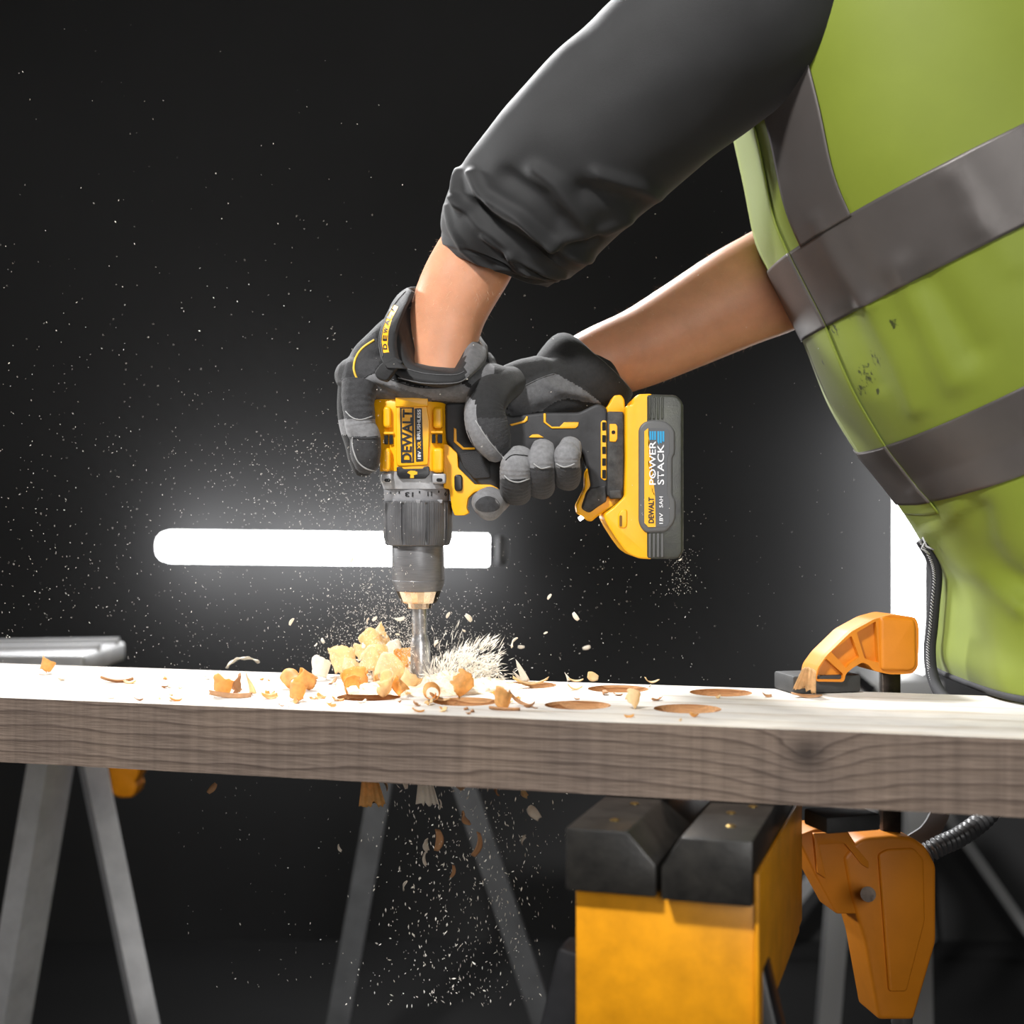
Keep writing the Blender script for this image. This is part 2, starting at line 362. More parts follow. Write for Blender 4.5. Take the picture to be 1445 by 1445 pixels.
# ------------------------------------------------------------------ the plank
def wood_mat(name, c1, c2, c3, grain=1.0, knot=None, saw=0.0, rough=0.75, bump=0.5):
    m = bpy.data.materials.new(name); m.use_nodes = True; nt = m.node_tree; N = nt.nodes; L = nt.links; b = N['Principled BSDF']
    b.inputs['Roughness'].default_value = rough; b.inputs['Specular IOR Level'].default_value = 0.25
    tc = N.new('ShaderNodeTexCoord'); src = tc.outputs['Object']
    n0 = N.new('ShaderNodeTexNoise'); n0.inputs['Scale'].default_value = 1.0; n0.inputs['Detail'].default_value = 3
    m0 = N.new('ShaderNodeMapping'); m0.inputs['Scale'].default_value = (6, 30, 30); L.new(src, m0.inputs[0]); L.new(m0.outputs[0], n0.inputs['Vector'])
    sep = N.new('ShaderNodeSeparateXYZ'); L.new(src, sep.inputs[0])
    def math_(op, a, bb=None, cc=None):
        q = N.new('ShaderNodeMath'); q.operation = op
        for i, v in enumerate((a, bb, cc)):
            if v is None: continue
            if isinstance(v, (int, float)): q.inputs[i].default_value = v
            else: L.new(v, q.inputs[i])
        return q.outputs[0]
    h = math_('ADD', sep.outputs['Z'], math_('MULTIPLY', sep.outputs['Y'], 0.35))
    g = math_('ADD', h, math_('MULTIPLY', n0.outputs['Fac'], 0.022))
    kmask = None
    if knot:
        vd = N.new('ShaderNodeVectorMath'); vd.operation = 'DISTANCE'; ms = N.new('ShaderNodeVectorMath'); ms.operation = 'MULTIPLY'; ms.inputs[1].default_value = (0.8, 0.2, 1.0)
        L.new(src, ms.inputs[0]); L.new(ms.outputs[0], vd.inputs[0]); vd.inputs[1].default_value = (knot[0] * 0.8, knot[1] * 0.2, knot[2])
        dist = vd.outputs['Value']
        push = math_('MULTIPLY', math_('POWER', 2.718, math_('MULTIPLY', dist, -40.0)), 0.03)
        g = math_('ADD', g, push)
        kmask = math_('SUBTRACT', 1.0, math_('SMOOTH_MIN', math_('MULTIPLY', math_('ADD', dist, math_('MULTIPLY', n0.outputs['Fac'], 0.003)), 62.0), 1.0, 0.25))
    ring = math_('FRACT', math_('MULTIPLY', g, 95.0 * grain))
    r1 = N.new('ShaderNodeValToRGB'); L.new(ring, r1.inputs[0]); e = r1.color_ramp.elements
    e[0].position = 0.0; e[0].color = srgb(*c1); e[1].position = 0.72; e[1].color = srgb(*c2)
    e2 = r1.color_ramp.elements.new(0.9); e2.color = srgb(*c3); e3 = r1.color_ramp.elements.new(1.0); e3.color = srgb(*c1)
    n1 = N.new('ShaderNodeTexNoise'); m1 = N.new('ShaderNodeMapping'); m1.inputs['Scale'].default_value = (40, 600, 600)
    L.new(src, m1.inputs[0]); L.new(m1.outputs[0], n1.inputs['Vector']); n1.inputs['Scale'].default_value = 1; n1.inputs['Detail'].default_value = 5
    n2 = N.new('ShaderNodeTexNoise'); n2.inputs['Scale'].default_value = 14; n2.inputs['Detail'].default_value = 5; L.new(src, n2.inputs['Vector'])
    def mix(kind, f, a, bb):
        q = N.new('ShaderNodeMix'); q.data_type = 'RGBA'; q.blend_type = kind
        if isinstance(f, float): q.inputs[0].default_value = f
        else: L.new(f, q.inputs[0])
        for i, v in ((6, a), (7, bb)):
            if isinstance(v, tuple): q.inputs[i].default_value = v
            else: L.new(v, q.inputs[i])
        return q.outputs[2]
    rr = N.new('ShaderNodeValToRGB'); L.new(n1.outputs['Fac'], rr.inputs[0]); rr.color_ramp.elements[0].position = 0.3; rr.color_ramp.elements[1].position = 0.6
    rr.color_ramp.elements[0].color = (0.72, 0.72, 0.72, 1); rr.color_ramp.elements[1].color = (1, 1, 1, 1)
    col = mix('MULTIPLY', 0.8, r1.outputs[0], rr.outputs[0])
    r2 = N.new('ShaderNodeValToRGB'); L.new(n2.outputs['Fac'], r2.inputs[0]); r2.color_ramp.elements[0].position = 0.35; r2.color_ramp.elements[1].position = 0.65
    r2.color_ramp.elements[0].color = (0.82, 0.82, 0.84, 1); r2.color_ramp.elements[1].color = (1.05, 1.04, 1.02, 1)
    col = mix('MULTIPLY', 0.9, col, r2.outputs[0])
    hgt = n1.outputs['Fac']
    if saw:
        ns = N.new('ShaderNodeTexNoise'); m2 = N.new('ShaderNodeMapping'); m2.inputs['Scale'].default_value = (130, 2, 2.5); L.new(src, m2.inputs[0]); L.new(m2.outputs[0], ns.inputs['Vector'])
        ns.inputs['Scale'].default_value = 1; ns.inputs['Detail'].default_value = 4
        r3 = N.new('ShaderNodeValToRGB'); L.new(ns.outputs['Fac'], r3.inputs[0]); r3.color_ramp.elements[0].position = 0.3; r3.color_ramp.elements[1].position = 0.7
        r3.color_ramp.elements[0].color = (1 - saw, 1 - saw, 1 - saw, 1); r3.color_ramp.elements[1].color = (1 + saw * 0.4,) * 3 + (1,)
        col = mix('MULTIPLY', 1.0, col, r3.outputs[0]); hgt = math_('ADD', hgt, math_('MULTIPLY', ns.outputs['Fac'], 1.2))
    if kmask is not None: col = mix('MIX', kmask, col, srgb(40, 34, 31))
    L.new(col, b.inputs['Base Color'])
    bp = N.new('ShaderNodeBump'); bp.inputs['Strength'].default_value = bump; bp.inputs['Distance'].default_value = 0.0009; L.new(hgt, bp.inputs['Height']); L.new(bp.outputs[0], b.inputs['Normal'])
    return m
YAW = math.radians(-15.5)
RZ = Matrix.Rotation(YAW, 4, 'Z')
KN = RZ.inverted() @ P(1140, 1050, 0.975)
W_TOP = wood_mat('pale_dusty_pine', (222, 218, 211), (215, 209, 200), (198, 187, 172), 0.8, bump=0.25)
W_SIDE = wood_mat('rough_sawn_shaded_pine', (126, 111, 100), (118, 103, 92), (88, 75, 67), 1.05, knot=(KN.x, KN.y, KN.z - 0.005), saw=0.18, bump=0.7)  # rough-sawn faces; the dim front light is painted into their darker grey-brown
W_CUT = wood_mat('fresh_cut_pine', (214, 166, 118), (200, 148, 100), (165, 112, 70), 1.2)
TH = 0.0515
holes = [(-.1583, 1.0666), (-.2427, 1.0640), (-.3317, 1.0600), (-.4150, 1.0660), (-.1461, 1.170), (-.2322, 1.171), (-.3130, 1.176), (-.4055, 1.1705)]
bm = bmesh.new()
def ring_v(pts): return [bm.verts.new(p) for p in pts]
x0, x1, y0, y1 = -1.45, 0.36, 0.983, 1.206
loops = [ring_v([(x0 + (x1 - x0) * i / 40, y0 + 0.0006 * noise.noise(Vector((i * 3.1, 0, 0))), TOP) for i in range(41)] + [(x1 - (x1 - x0) * i / 40, y1 + 0.001 * noise.noise(Vector((i * 2.3, 5, 0))), TOP) for i in range(41)])]
for hx, hy in holes: loops.append(ring_v([(hx + 0.0255 * math.cos(a), hy + 0.0255 * math.sin(a), TOP) for a in (2 * math.pi * j / 40 for j in range(40))]))
es = [bm.edges.new((lp[i], lp[(i + 1) % len(lp)])) for lp in loops for i in range(len(lp))]
fs = [g for g in bmesh.ops.triangle_fill(bm, use_beauty=True, use_dissolve=False, edges=es)['geom'] if isinstance(g, bmesh.types.BMFace)]
r = bmesh.ops.extrude_face_region(bm, geom=fs, use_keep_orig=True)
bmesh.ops.translate(bm, verts=[g for g in r['geom'] if isinstance(g, bmesh.types.BMVert)], vec=(0, 0, -TH))
me = mesh_of(bm)
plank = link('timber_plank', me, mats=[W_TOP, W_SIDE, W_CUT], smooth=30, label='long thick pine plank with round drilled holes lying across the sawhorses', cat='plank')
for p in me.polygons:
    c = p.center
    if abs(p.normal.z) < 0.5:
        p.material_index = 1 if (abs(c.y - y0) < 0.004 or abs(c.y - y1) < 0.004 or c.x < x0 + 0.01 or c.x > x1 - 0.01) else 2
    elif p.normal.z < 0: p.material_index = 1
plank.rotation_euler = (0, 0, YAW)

# ------------------------------------------------------------------ black sawhorse with a V groove
A = Vector((0.034, 0.902, TOP - TH - 0.0008)); u = Vector((0.30, 0.954, 0)).normalized(); w = Vector((u.y, -u.x, 0)); UP = Vector((0, 0, 1))
saw = thing('folding_sawhorse', 'black topped folding sawhorse with a V groove carrying the plank', 'sawhorse', (A.x + 0.12, A.y + 0.18, 0))
PLAST = mat('scuffed_black_plastic', (27, 26, 25), 0.36, bump=0.3, bscale=300, col2=(46, 44, 41), vscale=60)
SAWY = mat('yellow_steel', (224, 150, 20), 0.4, var=0.15, vscale=40)
def along(name, prof, s0, s1, m, bev=0.0015):
    bm = bmesh.new(); loft_into(bm, [[A + w * a + UP * b + u * s for a, b in prof] for s in (s0, s1)])
    bmesh.ops.recalc_face_normals(bm, faces=bm.faces)
    if bev: bevel_all(bm, bev)
    return link(name, mesh_of(bm), saw, mats=[m], smooth=30)
along('jaw', [(0, 0), (0.0405, 0), (0.0585, -0.020), (0.0585, -0.040), (0, -0.040)], 0, 0.27, PLAST)
along('jaw', [(0.0625, -0.020), (0.075, 0), (0.119, 0), (0.119, -0.040), (0.0625, -0.040)], -0.004, 0.27, PLAST)
along('beam', [(0.004, -0.041), (0.1195, -0.041), (0.1195, -0.13), (0.004, -0.13)], 0.01, 0.26, SAWY)
along('side_plate', [(0.1192, -0.022), (0.1215, -0.022), (0.1215, -0.12), (0.1192, -0.12)], 0.006, 0.26, SAWY, 0.0004)
for s, a in ((0.03, 0.025), (0.085, 0.026), (0.035, 0.100), (0.075, 0.094), (0.10, 0.105)):
    c = A + w * a + u * s; bm = bmesh.new()
    loft_into(bm, [[c + Vector((math.cos(q) * r_, math.sin(q) * r_, z)) for q in (2 * math.pi * j / 12 for j in range(12))] for z, r_ in ((-0.002, 0.0032), (0.0004, 0.0032), (0.001, 0.0022))])
    link('screw', mesh_of(bm), saw, mats=[mat('brass_screw', (190, 160, 95), 0.3, 1.0)], smooth=40)
for s in (0.04, 0.19):
    for a, da in ((0.01, -0.16), (0.085 if s > 0.1 else 0.10, 0.16 if s < 0.1 else 0.0)):
        bm = bmesh.new(); p0 = A + w * a + u * s - UP * 0.09; p1 = p0 + w * da; p1.z = 0; bar(bm, p0, p1, 0.045, 0.03, u)
        bevel_all(bm, 0.003); link('leg', mesh_of(bm), saw, mats=[BLK2], smooth=30)

# ------------------------------------------------------------------ grey sawhorse standing behind at the left
gs = thing('grey_sawhorse', 'grey metal sawhorse with splayed legs seen under the far end of the plank', 'sawhorse', Vector((P(88, 0, 1.95).x, 1.95, 0)))
GALV = mat('galvanised_steel', (222, 222, 224), 0.5, 0.2, var=0.12, vscale=25)
GALD = mat('galvanised_steel_side', (120, 120, 122), 0.5, 0.5, var=0.12, vscale=25)
zt = P(0, 925, 1.85).z
bm = bmesh.new(); solid_box(bm, (P(-160, 0, 1.9).x, 1.86, zt - 0.028), (P(132, 0, 1.9).x, 2.06, zt)); bevel_all(bm, 0.006, 3)
link('top_plate', mesh_of(bm), gs, mats=[GALV], smooth=30)
for yy in (1.90, 1.99):
    bm = bmesh.new(); bar(bm, Vector((P(-150, 0, 1.9).x, yy, zt + 0.003)), Vector((P(130, 0, 1.9).x, yy + 0.04, zt + 0.003)), 0.02, 0.008); link('rail', mesh_of(bm), gs, mats=[PALE], smooth=None)
def chan(xa, ya, xb, yb, wd, Yf, litleft):
    """an angle-section leg: a broad flange and a narrower one folded back"""
    a, b = P(xa, ya, Yf), P(xb, yb, Yf); t = (b - a).normalized(); b = a + t * ((a.z) / -t.z); e = Vector((0, 1, 0)).cross(t).normalized()
    if e.x < 0: e = -e
    k = wd * Yf / FPX; bm = bmesh.new(); th = 0.003; yv = Vector((0, 1, 0))
    s = 1 if litleft else -1
    prof = [(-k / 2 * s, 0.0), (k * 0.05 * s, 0.0), (k / 2 * s, 0.05), (k / 2 * s - th * s, 0.052), (k * 0.04 * s, th), (-k / 2 * s, th)]
    loft_into(bm, [[q + e * x + yv * y for x, y in prof] for q in (a, b)])
    return link('leg', mesh_of(bm), gs, mats=[GALV], smooth=20)
chan(88, 938, 43, 1205, 52, 1.93, True); chan(92, 938, 147, 1205, 56, 1.95, False)
chan(-130, 938, -190, 1205, 52, 1.93, True); chan(-110, 938, -60, 1205, 52, 2.0, False)
YB = mat('amber_plastic', (240, 150, 16), 0.4, var=0.08, vscale=50)
prism('latch_block', rnd([(150, 1070), (198, 1070), (196, 1095), (190, 1103), (194, 1112), (188, 1126), (170, 1127), (158, 1122)], 6), 1.9, 0.04, YB, gs, 0.004)

ds = thing('dark_sawhorse', 'dark sawhorse in shadow behind, its two splayed legs below the drill', 'sawhorse', Vector((P(590, 0, 2.3).x, 2.3, 0)))
DGR = mat('dark_painted_steel', (96, 97, 99), 0.5, 0.3, var=0.2, vscale=20)
bm = bmesh.new(); solid_box(bm, (P(520, 0, 2.3).x, 2.22, P(0, 985, 2.3).z), (P(660, 0, 2.3).x, 2.38, P(0, 962, 2.3).z)); link('beam', mesh_of(bm), ds, mats=[DGR], smooth=None)
for xa, xb in ((560, 520), (612, 688)):
    for yy in (2.26, 2.34):
        bm = bmesh.new(); a = P(xa, 980, yy); b2 = P(xb, 1205, yy); t = (b2 - a).normalized(); b2 = a + t * (a.z / -t.z); bar(bm, a, b2, 0.036, 0.03, Vector((0, 1, 0)))
        link('leg', mesh_of(bm), ds, mats=[DGR], smooth=None)

# ------------------------------------------------------------------ clamp
AMB = mat('amber_clamp_plastic', (206, 124, 18), 0.5, bump=0.1, bscale=400, var=0.07, vscale=25, sss=0.0)
RUB = mat('clamp_rubber', (52, 52, 52), 0.6, bump=0.25, bscale=900, var=0.2, vscale=60)
BARM = mat('clamp_bar_steel', (60, 52, 46), 0.35, 0.8, bump=0.3, bscale=250, var=0.4, vscale=90)
Z = lambda u_, v_: (1045 + u_ / 3.6125, 840 + v_ / 3.6125)
cp = Vector((P(1255, 0, 1.185).x, 1.165, 0.85)); cn = Vector((0.16, -0.987, 0)).normalized(); cpl = (cp, cn)
clamp = thing('bar_clamp', 'amber plastic bar clamp gripping the plank near the yellow vest', 'clamp', (cp.x, cp.y + 0.02, TOP - 0.2))
outer = rnd([Z(*q) for q in [(285, 440), (292, 385), (325, 315), (385, 245), (470, 170), (560, 110), (640, 78), (720, 69), (800, 78), (885, 92), (908, 125), (912, 180), (905, 368), (880, 397), (835, 403), (760, 403), (680, 386), (650, 352), (620, 341), (570, 372), (535, 402), (530, 442)]], 5)
pk = [[(388, 428), (400, 375), (436, 322), (524, 402), (520, 430)], [(462, 288), (566, 206), (606, 316), (560, 345), (538, 372)], [(592, 190), (690, 132), (705, 345), (672, 335), (632, 322)]]
pk2 = [rnd([Z(*q) for q in p_], 2.2) for p_ in pk]
# front ribs and web: an open frame in front, a solid core behind it
inner = rnd([Z(*q) for q in [(382, 440), (392, 372), (440, 305), (560, 188), (680, 122), (770, 98), (890, 112), (905, 140), (911, 190), (905, 368), (880, 397), (835, 403), (760, 403), (680, 386), (650, 352), (620, 341), (570, 372), (535, 402), (530, 442)]], 5)
prism('upper_jaw', inner, 0, 0.034, AMB, clamp, 0.003, plane=(cp - cn * 0.006, cn))
prism('jaw_rib', inner, 0, 0.0065, AMB, clamp, 0, holes=pk2, plane=cpl)
prism('jaw_boss', rnd([Z(*q) for q in [(712, 110), (880, 118), (896, 140), (900, 360), (876, 388), (716, 385)]], 7), 0, 0.008, AMB, clamp, 0.003, plane=(cp + cn * 0.0025, cn))
def rbox(name, c, ex, sx, sy, sz, m, parent, bev=0.002, **kw):
    ex = ex.normalized(); ey = Vector((-ex.y, ex.x, 0)); bm = bmesh.new(); solid_box(bm, (-sx / 2, -sy / 2, -sz / 2), (sx / 2, sy / 2, sz / 2)); bevel_all(bm, bev)
    M = Matrix(((ex.x, ey.x, 0, c.x), (ex.y, ey.y, 0, c.y), (0, 0, 1, c.z), (0, 0, 0, 1)))
    me = mesh_of(bm); me.transform(M); return link(name, me, parent, mats=[m], smooth=30, **kw)
cex = Vector((-cn.y, cn.x, 0))
rbox('upper_pad', on_top(1155, 976, TOP) + Vector((0, 0.006, 0.0078)), Vector((1, 0.22, 0)), 0.060, 0.040, 0.0145, RUB, clamp)
bp = P(1255.5, 964, 1.20); rbox('clamp_bar', Vector((bp.x, bp.y, TOP - 0.10)), Vector((1, 0.2, 0)), 0.0165, 0.008, 0.26, BARM, clamp, 0.0008)
cl2 = (Vector((bp.x, bp.y - 0.022, 0.7)), cn)
prism('lower_body', rnd([(1209, 1188), (1222, 1182), (1258, 1179), (1290, 1183), (1308, 1196), (1322, 1222), (1322, 1330), (1290, 1440), (1240, 1440), (1220, 1330), (1200, 1262), (1190, 1210)], 6), 0, 0.04, AMB, clamp, 0.004, plane=cl2)
prism('body_panel', rnd([(1240, 1206), (1252, 1199), (1290, 1197), (1304, 1212), (1306, 1300), (1280, 1400), (1255, 1400)], 5), 0, 0.004, AMB, clamp, 0.002, plane=(cl2[0] + cn * 0.003, cn))
cl3 = (Vector((bp.x - 0.05, bp.y - 0.028, 0.7)), cn)
prism('lower_jaw', rnd([(1124, 1180), (1150, 1170), (1195, 1170), (1206, 1188), (1222, 1205), (1240, 1225), (1240, 1290), (1180, 1290), (1150, 1235)], 4), 0, 0.034, AMB, clamp, 0.003, plane=cl3)
prism('jaw_rib', rnd([(1148, 1176), (1194, 1174), (1205, 1192), (1226, 1216), (1226, 1226), (1216, 1220), (1192, 1190), (1156, 1192), (1166, 1240), (1154, 1232)], 2), 0, 0.004, AMB, clamp, 0.001, plane=(cl3[0] + cn * 0.004, cn))
lp = on_plane(1165, 1158, Vector((0, 0, 0.706)), Vector((0, 0, 1)))
lpc = P(1188, 1156, 1.085)
rbox('lower_pad', lpc, Vector((1, 0.3, 0)), 0.046, 0.036, 0.0125, RUB, clamp)
cyl('trigger_pin', P(1225, 1262, 1.12), P(1225, 1262, 1.20), 0.006, BARM, clamp)

# hose and strap under the plank
pts = cat_rom([tuple(P(*q)) for q in [(1330, 2218, 1.25), (1296, 2120, 1.25), (1282, 1800, 1.25), (1272, 1420, 1.25), (1268, 1300, 1.25), (1282, 1225, 1.25), (1318, 1198, 1.25), (1355, 1180, 1.26), (1392, 1152, 1.28), (1422, 1112, 1.29), (1434, 1085, 1.29)]], 24)
pts = [Vector(p) for p in pts]
rad_ = [0.0082 + (0.0011 if (i // 2) % 2 else -0.0011) for i in range(len(pts))]
rope('vacuum_hose', pts, rad_, mat('hose_plastic', (70, 70, 71), 0.35), n=14, label='black corrugated hose hanging below the plank beside the clamp', cat='hose')
sp = [Vector(p) for p in cat_rom([tuple(P(*q)) for q in [(1240, 1235, 1.34), (1282, 1196, 1.34), (1310, 1176, 1.34), (1326, 1150, 1.34), (1332, 1120, 1.34), (1330, 1080, 1.34)]], 6)]
bm = bmesh.new(); rings = []
for i, p in enumerate(sp):
    t = (sp[min(i + 1, len(sp) - 1)] - sp[max(i - 1, 0)]).normalized(); e = Vector((0, 1, 0)).cross(t).normalized()
    rings.append([p + e * a + Vector((0, b, 0)) for a, b in ((-0.009, 0), (0.009, 0), (0.009, 0.003), (-0.009, 0.003))])
loft_into(bm, rings)
link('flat_strap', mesh_of(bm), mats=[mat('grey_strap', (120, 120, 122), 0.5)], smooth=30, label='flat grey strap curving down behind the clamp bar under the plank', cat='strap')

# ------------------------------------------------------------------ the drill
drill = thing('cordless_drill', 'yellow and black cordless drill held upright, boring into the plank', 'drill', P(594, 968, D))
def zz(ox, oy, s): return lambda u_, v_: (ox + u_ / s, oy + v_ / s)
Q2 = zz(500, 550, 5.558); Q3 = zz(620, 450, 4.817); Q4 = zz(790, 530, 5.352); Q5 = zz(500, 740, 5.558)
k0 = D / FPX
def superel(cx, hw, Y, hd, z, n=48, e=3.0):
    out = []
    for j in range(n):
        a = 2 * math.pi * j / n; ca, sa = math.cos(a), math.sin(a)
        out.append(Vector((cx + hw * math.copysign(abs(ca) ** (2 / e), ca), Y + hd * math.copysign(abs(sa) ** (2 / e), sa), z)))
    return out
rows = [(556, 532, 626, 20), (560, 526, 630, 27), (572, 524, 631.5, 30), (583, 523.5, 631.5, 30.5), (587, 526.5, 632, 30.5), (602, 528, 632, 30.5), (617, 532.5, 633, 30.5), (635, 536, 634, 30.5), (652, 537, 634, 30.5), (666, 537, 634, 30.5)]
bm = bmesh.new(); loft_into(bm, [superel((P((l + r_) / 2, 0).x), (r_ - l) / 2 * k0, D, hd * 0.001, P(0, py).z) for py, l, r_, hd in rows])
housing = link('motor_housing', mesh_of(bm), drill, mats=[YEL], smooth=50)
rows = [(665, 536.5, 632, 30), (676, 536.5, 631, 30), (684, 540, 631, 29.5), (690.5, 542, 633, 29)]
bm = bmesh.new(); loft_into(bm, [superel((P((l + r_) / 2, 0).x), (r_ - l) / 2 * k0, D, hd * 0.001, P(0, py).z, e=2.8) for py, l, r_, hd in rows])
gear = link('gearbox', mesh_of(bm), drill, mats=[GRY], smooth=50)
tree_h = bvh_of(housing, gear)
FH = D - 0.0305
# raised screw towers on the housing front
def boss(uu, v0, v1, wd, m=YEL, up=True):
    o = prism('screw_tower', rnd([Q2(uu - wd, v0), Q2(uu + wd, v0), Q2(uu + wd, v1), Q2(uu - wd, v1)], 6.5, 6), FH - 0.0046, 0.012, m, drill, 0.0042, 5)
    return o
boss(257, 130, 300, 32); boss(252, 455, 640, 34); boss(655, 132, 302, 40); boss(655, 455, 650, 46)
prism('screw_tower', rnd([Q2(208, 655), Q2(295, 655), Q2(295, 725), Q2(208, 725)], 4), FH - 0.0022, 0.01, GRY, drill, 0.0015)
prism('screw_tower', rnd([Q2(610, 655), Q2(718, 655), Q2(718, 735), Q2(610, 735)], 4), FH - 0.0022, 0.01, GRY, drill, 0.0015)
for uu, vv in ((260, 710), (668, 708)):
    prism('screw_recess', rnd([Q2(uu - 24, vv - 14), Q2(uu + 24, vv - 14), Q2(uu + 24, vv + 14), Q2(uu - 24, vv + 14)], 3), FH - 0.0026, 0.003, HOLE, drill)
prism('top_rib', rnd([Q2(322, 60), Q2(576, 60), Q2(578, 130), Q2(322, 132)], 1), FH - 0.0025, 0.012, YEL, drill, 0.0008)
prism('label_pad', rnd([Q2(325, 130), Q2(570, 128), Q2(590, 260), Q2(578, 590), Q2(345, 600), Q2(330, 580)], 3), FH - 0.0012, 0.01, YEL, drill, 0.0008)
tree_p = bvh_of(*[o for o in C.objects if o.parent is drill and o.name.startswith(('label_pad', 'motor_h', 'gearbox', 'top_rib'))])
for u0, u1, v0, v1 in ((235, 262, 357, 425), (276, 302, 357, 425), (607, 635, 350, 416), (655, 688, 350, 416)):
    prism('vent_slot', rnd([Q2(u0, v0), Q2(u1, v0), Q2(u1, v1), Q2(u0, v1)], 0.5), FH - 0.0008, 0.004, HOLE, drill)
for u0, u1, v in ((228, 310, 338), (600, 695, 330)):
    prism('vent_hood', rnd([Q2(u0, v - 8), Q2(u1, v - 8), Q2(u1, v + 12), Q2(u0, v + 12)], 1), FH - 0.0016, 0.004, YEL, drill, 0.0006)
# name print on the motor housing
decal('label_line', [Q2(357, 140), Q2(371, 140), Q2(378, 572), Q2(366, 574)], tree_p, INK, drill)
decal('label_line', [Q2(452, 138), Q2(468, 138), Q2(468, 572), Q2(455, 572)], tree_p, INK, drill)
decal('label_line', [Q2(358, 140), Q2(467, 138), Q2(467, 146), Q2(358, 148)], tree_p, INK, drill)
decal('label_line', [Q2(367, 566), Q2(466, 564), Q2(466, 572), Q2(367, 574)], tree_p, INK, drill)
lettering('DEWALT', *Q2(414, 360), 412 / 5.558, 78 / 5.558, 89, tree_p, INK, drill, bold=0.035)
decal('name_plate', rnd([Q2(472, 146), Q2(530, 144), Q2(541, 560), Q2(484, 566)], 1.2), tree_p, INK, drill)
lettering('18V', *Q2(510, 512), 62 / 5.558, 26 / 5.558, 89, tree_p, WHT, drill, bold=0.02, off=0.0009)
lettering('XR', *Q2(509, 434), 62 / 5.558, 26 / 5.558, 89, tree_p, YPR, drill, bold=0.03, off=0.0009)
lettering('BRUSHLESS', *Q2(506, 272), 235 / 5.558, 26 / 5.558, 89, tree_p, WHT, drill, bold=0.02, off=0.0009)
plate = prism('mode_plate', rnd([Q2(332, 604), Q2(372, 606), Q2(384, 620), Q2(536, 618), Q2(546, 603), Q2(588, 602), Q2(590, 660), Q2(556, 696), Q2(362, 698), Q2(334, 668)], 1.5), FH - 0.0022, 0.008, BLK2, drill, 0.0006)
tree_m = bvh_of(plate)
decal('hammer_symbol', [Q2(415, 652), Q2(424, 640), Q2(442, 634), Q2(478, 636), Q2(480, 642), Q2(494, 642), Q2(494, 664), Q2(480, 664), Q2(478, 668), Q2(466, 668), Q2(468, 692), Q2(438, 692), Q2(440, 666), Q2(428, 658)], tree_m, YPR, drill, cuts=0)

# clutch ring with its numerals
ring = lathe('clutch_ring', [(588, 689, 45.5), (588, 690, 46.3), (588.2, 705, 45.8), (588.2, 709, 45)], GRY2, drill, n=64)
tree_r = bvh_of(ring)
NUM = mat('black_numeral', (20, 20, 22), 0.5)
lettering('13', *Q2(430, 821), 66 / 5.558, 36 / 5.558, 180, tree_r, NUM, drill, bold=0.02)
lettering('11', *Q2(592, 817), 36 / 5.558, 36 / 5.558, 180, tree_r, NUM, drill, bold=0.02)
lettering('9', *Q2(717, 816), 20 / 5.558, 36 / 5.558, 180, tree_r, NUM, drill, bold=0.02)
for uu, vv in ((352, 806), (512, 803), (663, 800), (282, 808)):
    decal('tick', [Q2(uu - 6, vv - 9), Q2(uu + 5, vv - 9), Q2(uu + 5, vv + 9), Q2(uu - 6, vv + 9)], tree_r, NUM, drill, cuts=0)
# torque collar: fine ribs and deep grooves
def collar(a, py):
    s = 1.0 + (0.006 if math.sin(a * 90) > 0 else 0.0)
    g = (a / (2 * math.pi) * 9 + 0.27) % 1
    if 711 < py < 764:
        if abs(g - 0.5) < 0.07: s -= 0.055
        elif abs(g - 0.5) < 0.11: s += 0.012
    return s
lathe('torque_collar', [(589, 706.5, 42), (589, 707, 47), (589, 709, 48.3), (589.1, 712, 48.5), (589.2, 745, 48.2), (589.3, 758, 47.6), (589.3, 762, 46.5), (589.4, 768, 45), (589.4, 769.5, 43), (589.4, 770, 37)], COL, drill, n=360, rad=collar, smooth=25)
for uu in (320, 500, 672):
    a = P(*Q2(uu, 868)); yy = D - math.sqrt(max(0.0001, (46.5 * k0) ** 2 - (a.x - P(588.2, 0).x) ** 2))
    prism('collar_tooth', rnd([Q2(uu - 22, 862), Q2(uu + 22, 862), Q2(uu + 16, 890), Q2(uu - 16, 890)], 1), yy - 0.0013, 0.004, GRY2, drill, 0.0006)
lathe('chuck_sleeve', [(589.5, 769, 36), (589.6, 771, 36.6), (590, 790, 36.6), (590.3, 817, 37), (590.3, 818.2, 36.4), (590.3, 819.2, 37), (590.5, 822, 36.6), (590.6, 828, 34.4), (590.8, 833.5, 32)], CHK, drill, n=64)
lathe('jaw_nose', [(590.8, 833.6, 30), (590.8, 834, 31.8), (591.2, 848, 26.2), (591.4, 850.5, 24.6), (591.4, 851, 18.4), (591.5, 857, 17.6), (591.6, 858.5, 16.2), (591.6, 858.6, 8)], STEEL, drill, n=20, smooth=12)
bit = lathe('drill_bit', [(591.6, 852, 10.8), (592.2, 893, 10.6), (592.4, 896, 10.4), (592.8, 901, 11.8), (593, 908, 13.8), (593.4, 940, 14.2), (594, 972, 14.2), (594.1, 985, 13), (594.2, 990, 12)], BIT, drill, n=32)
lathe('bit_cutter', [(594.3, 992, 12), (594.3, 993, 37), (594.3, 1006, 37), (594.3, 1010, 6)], BIT, drill, n=32)

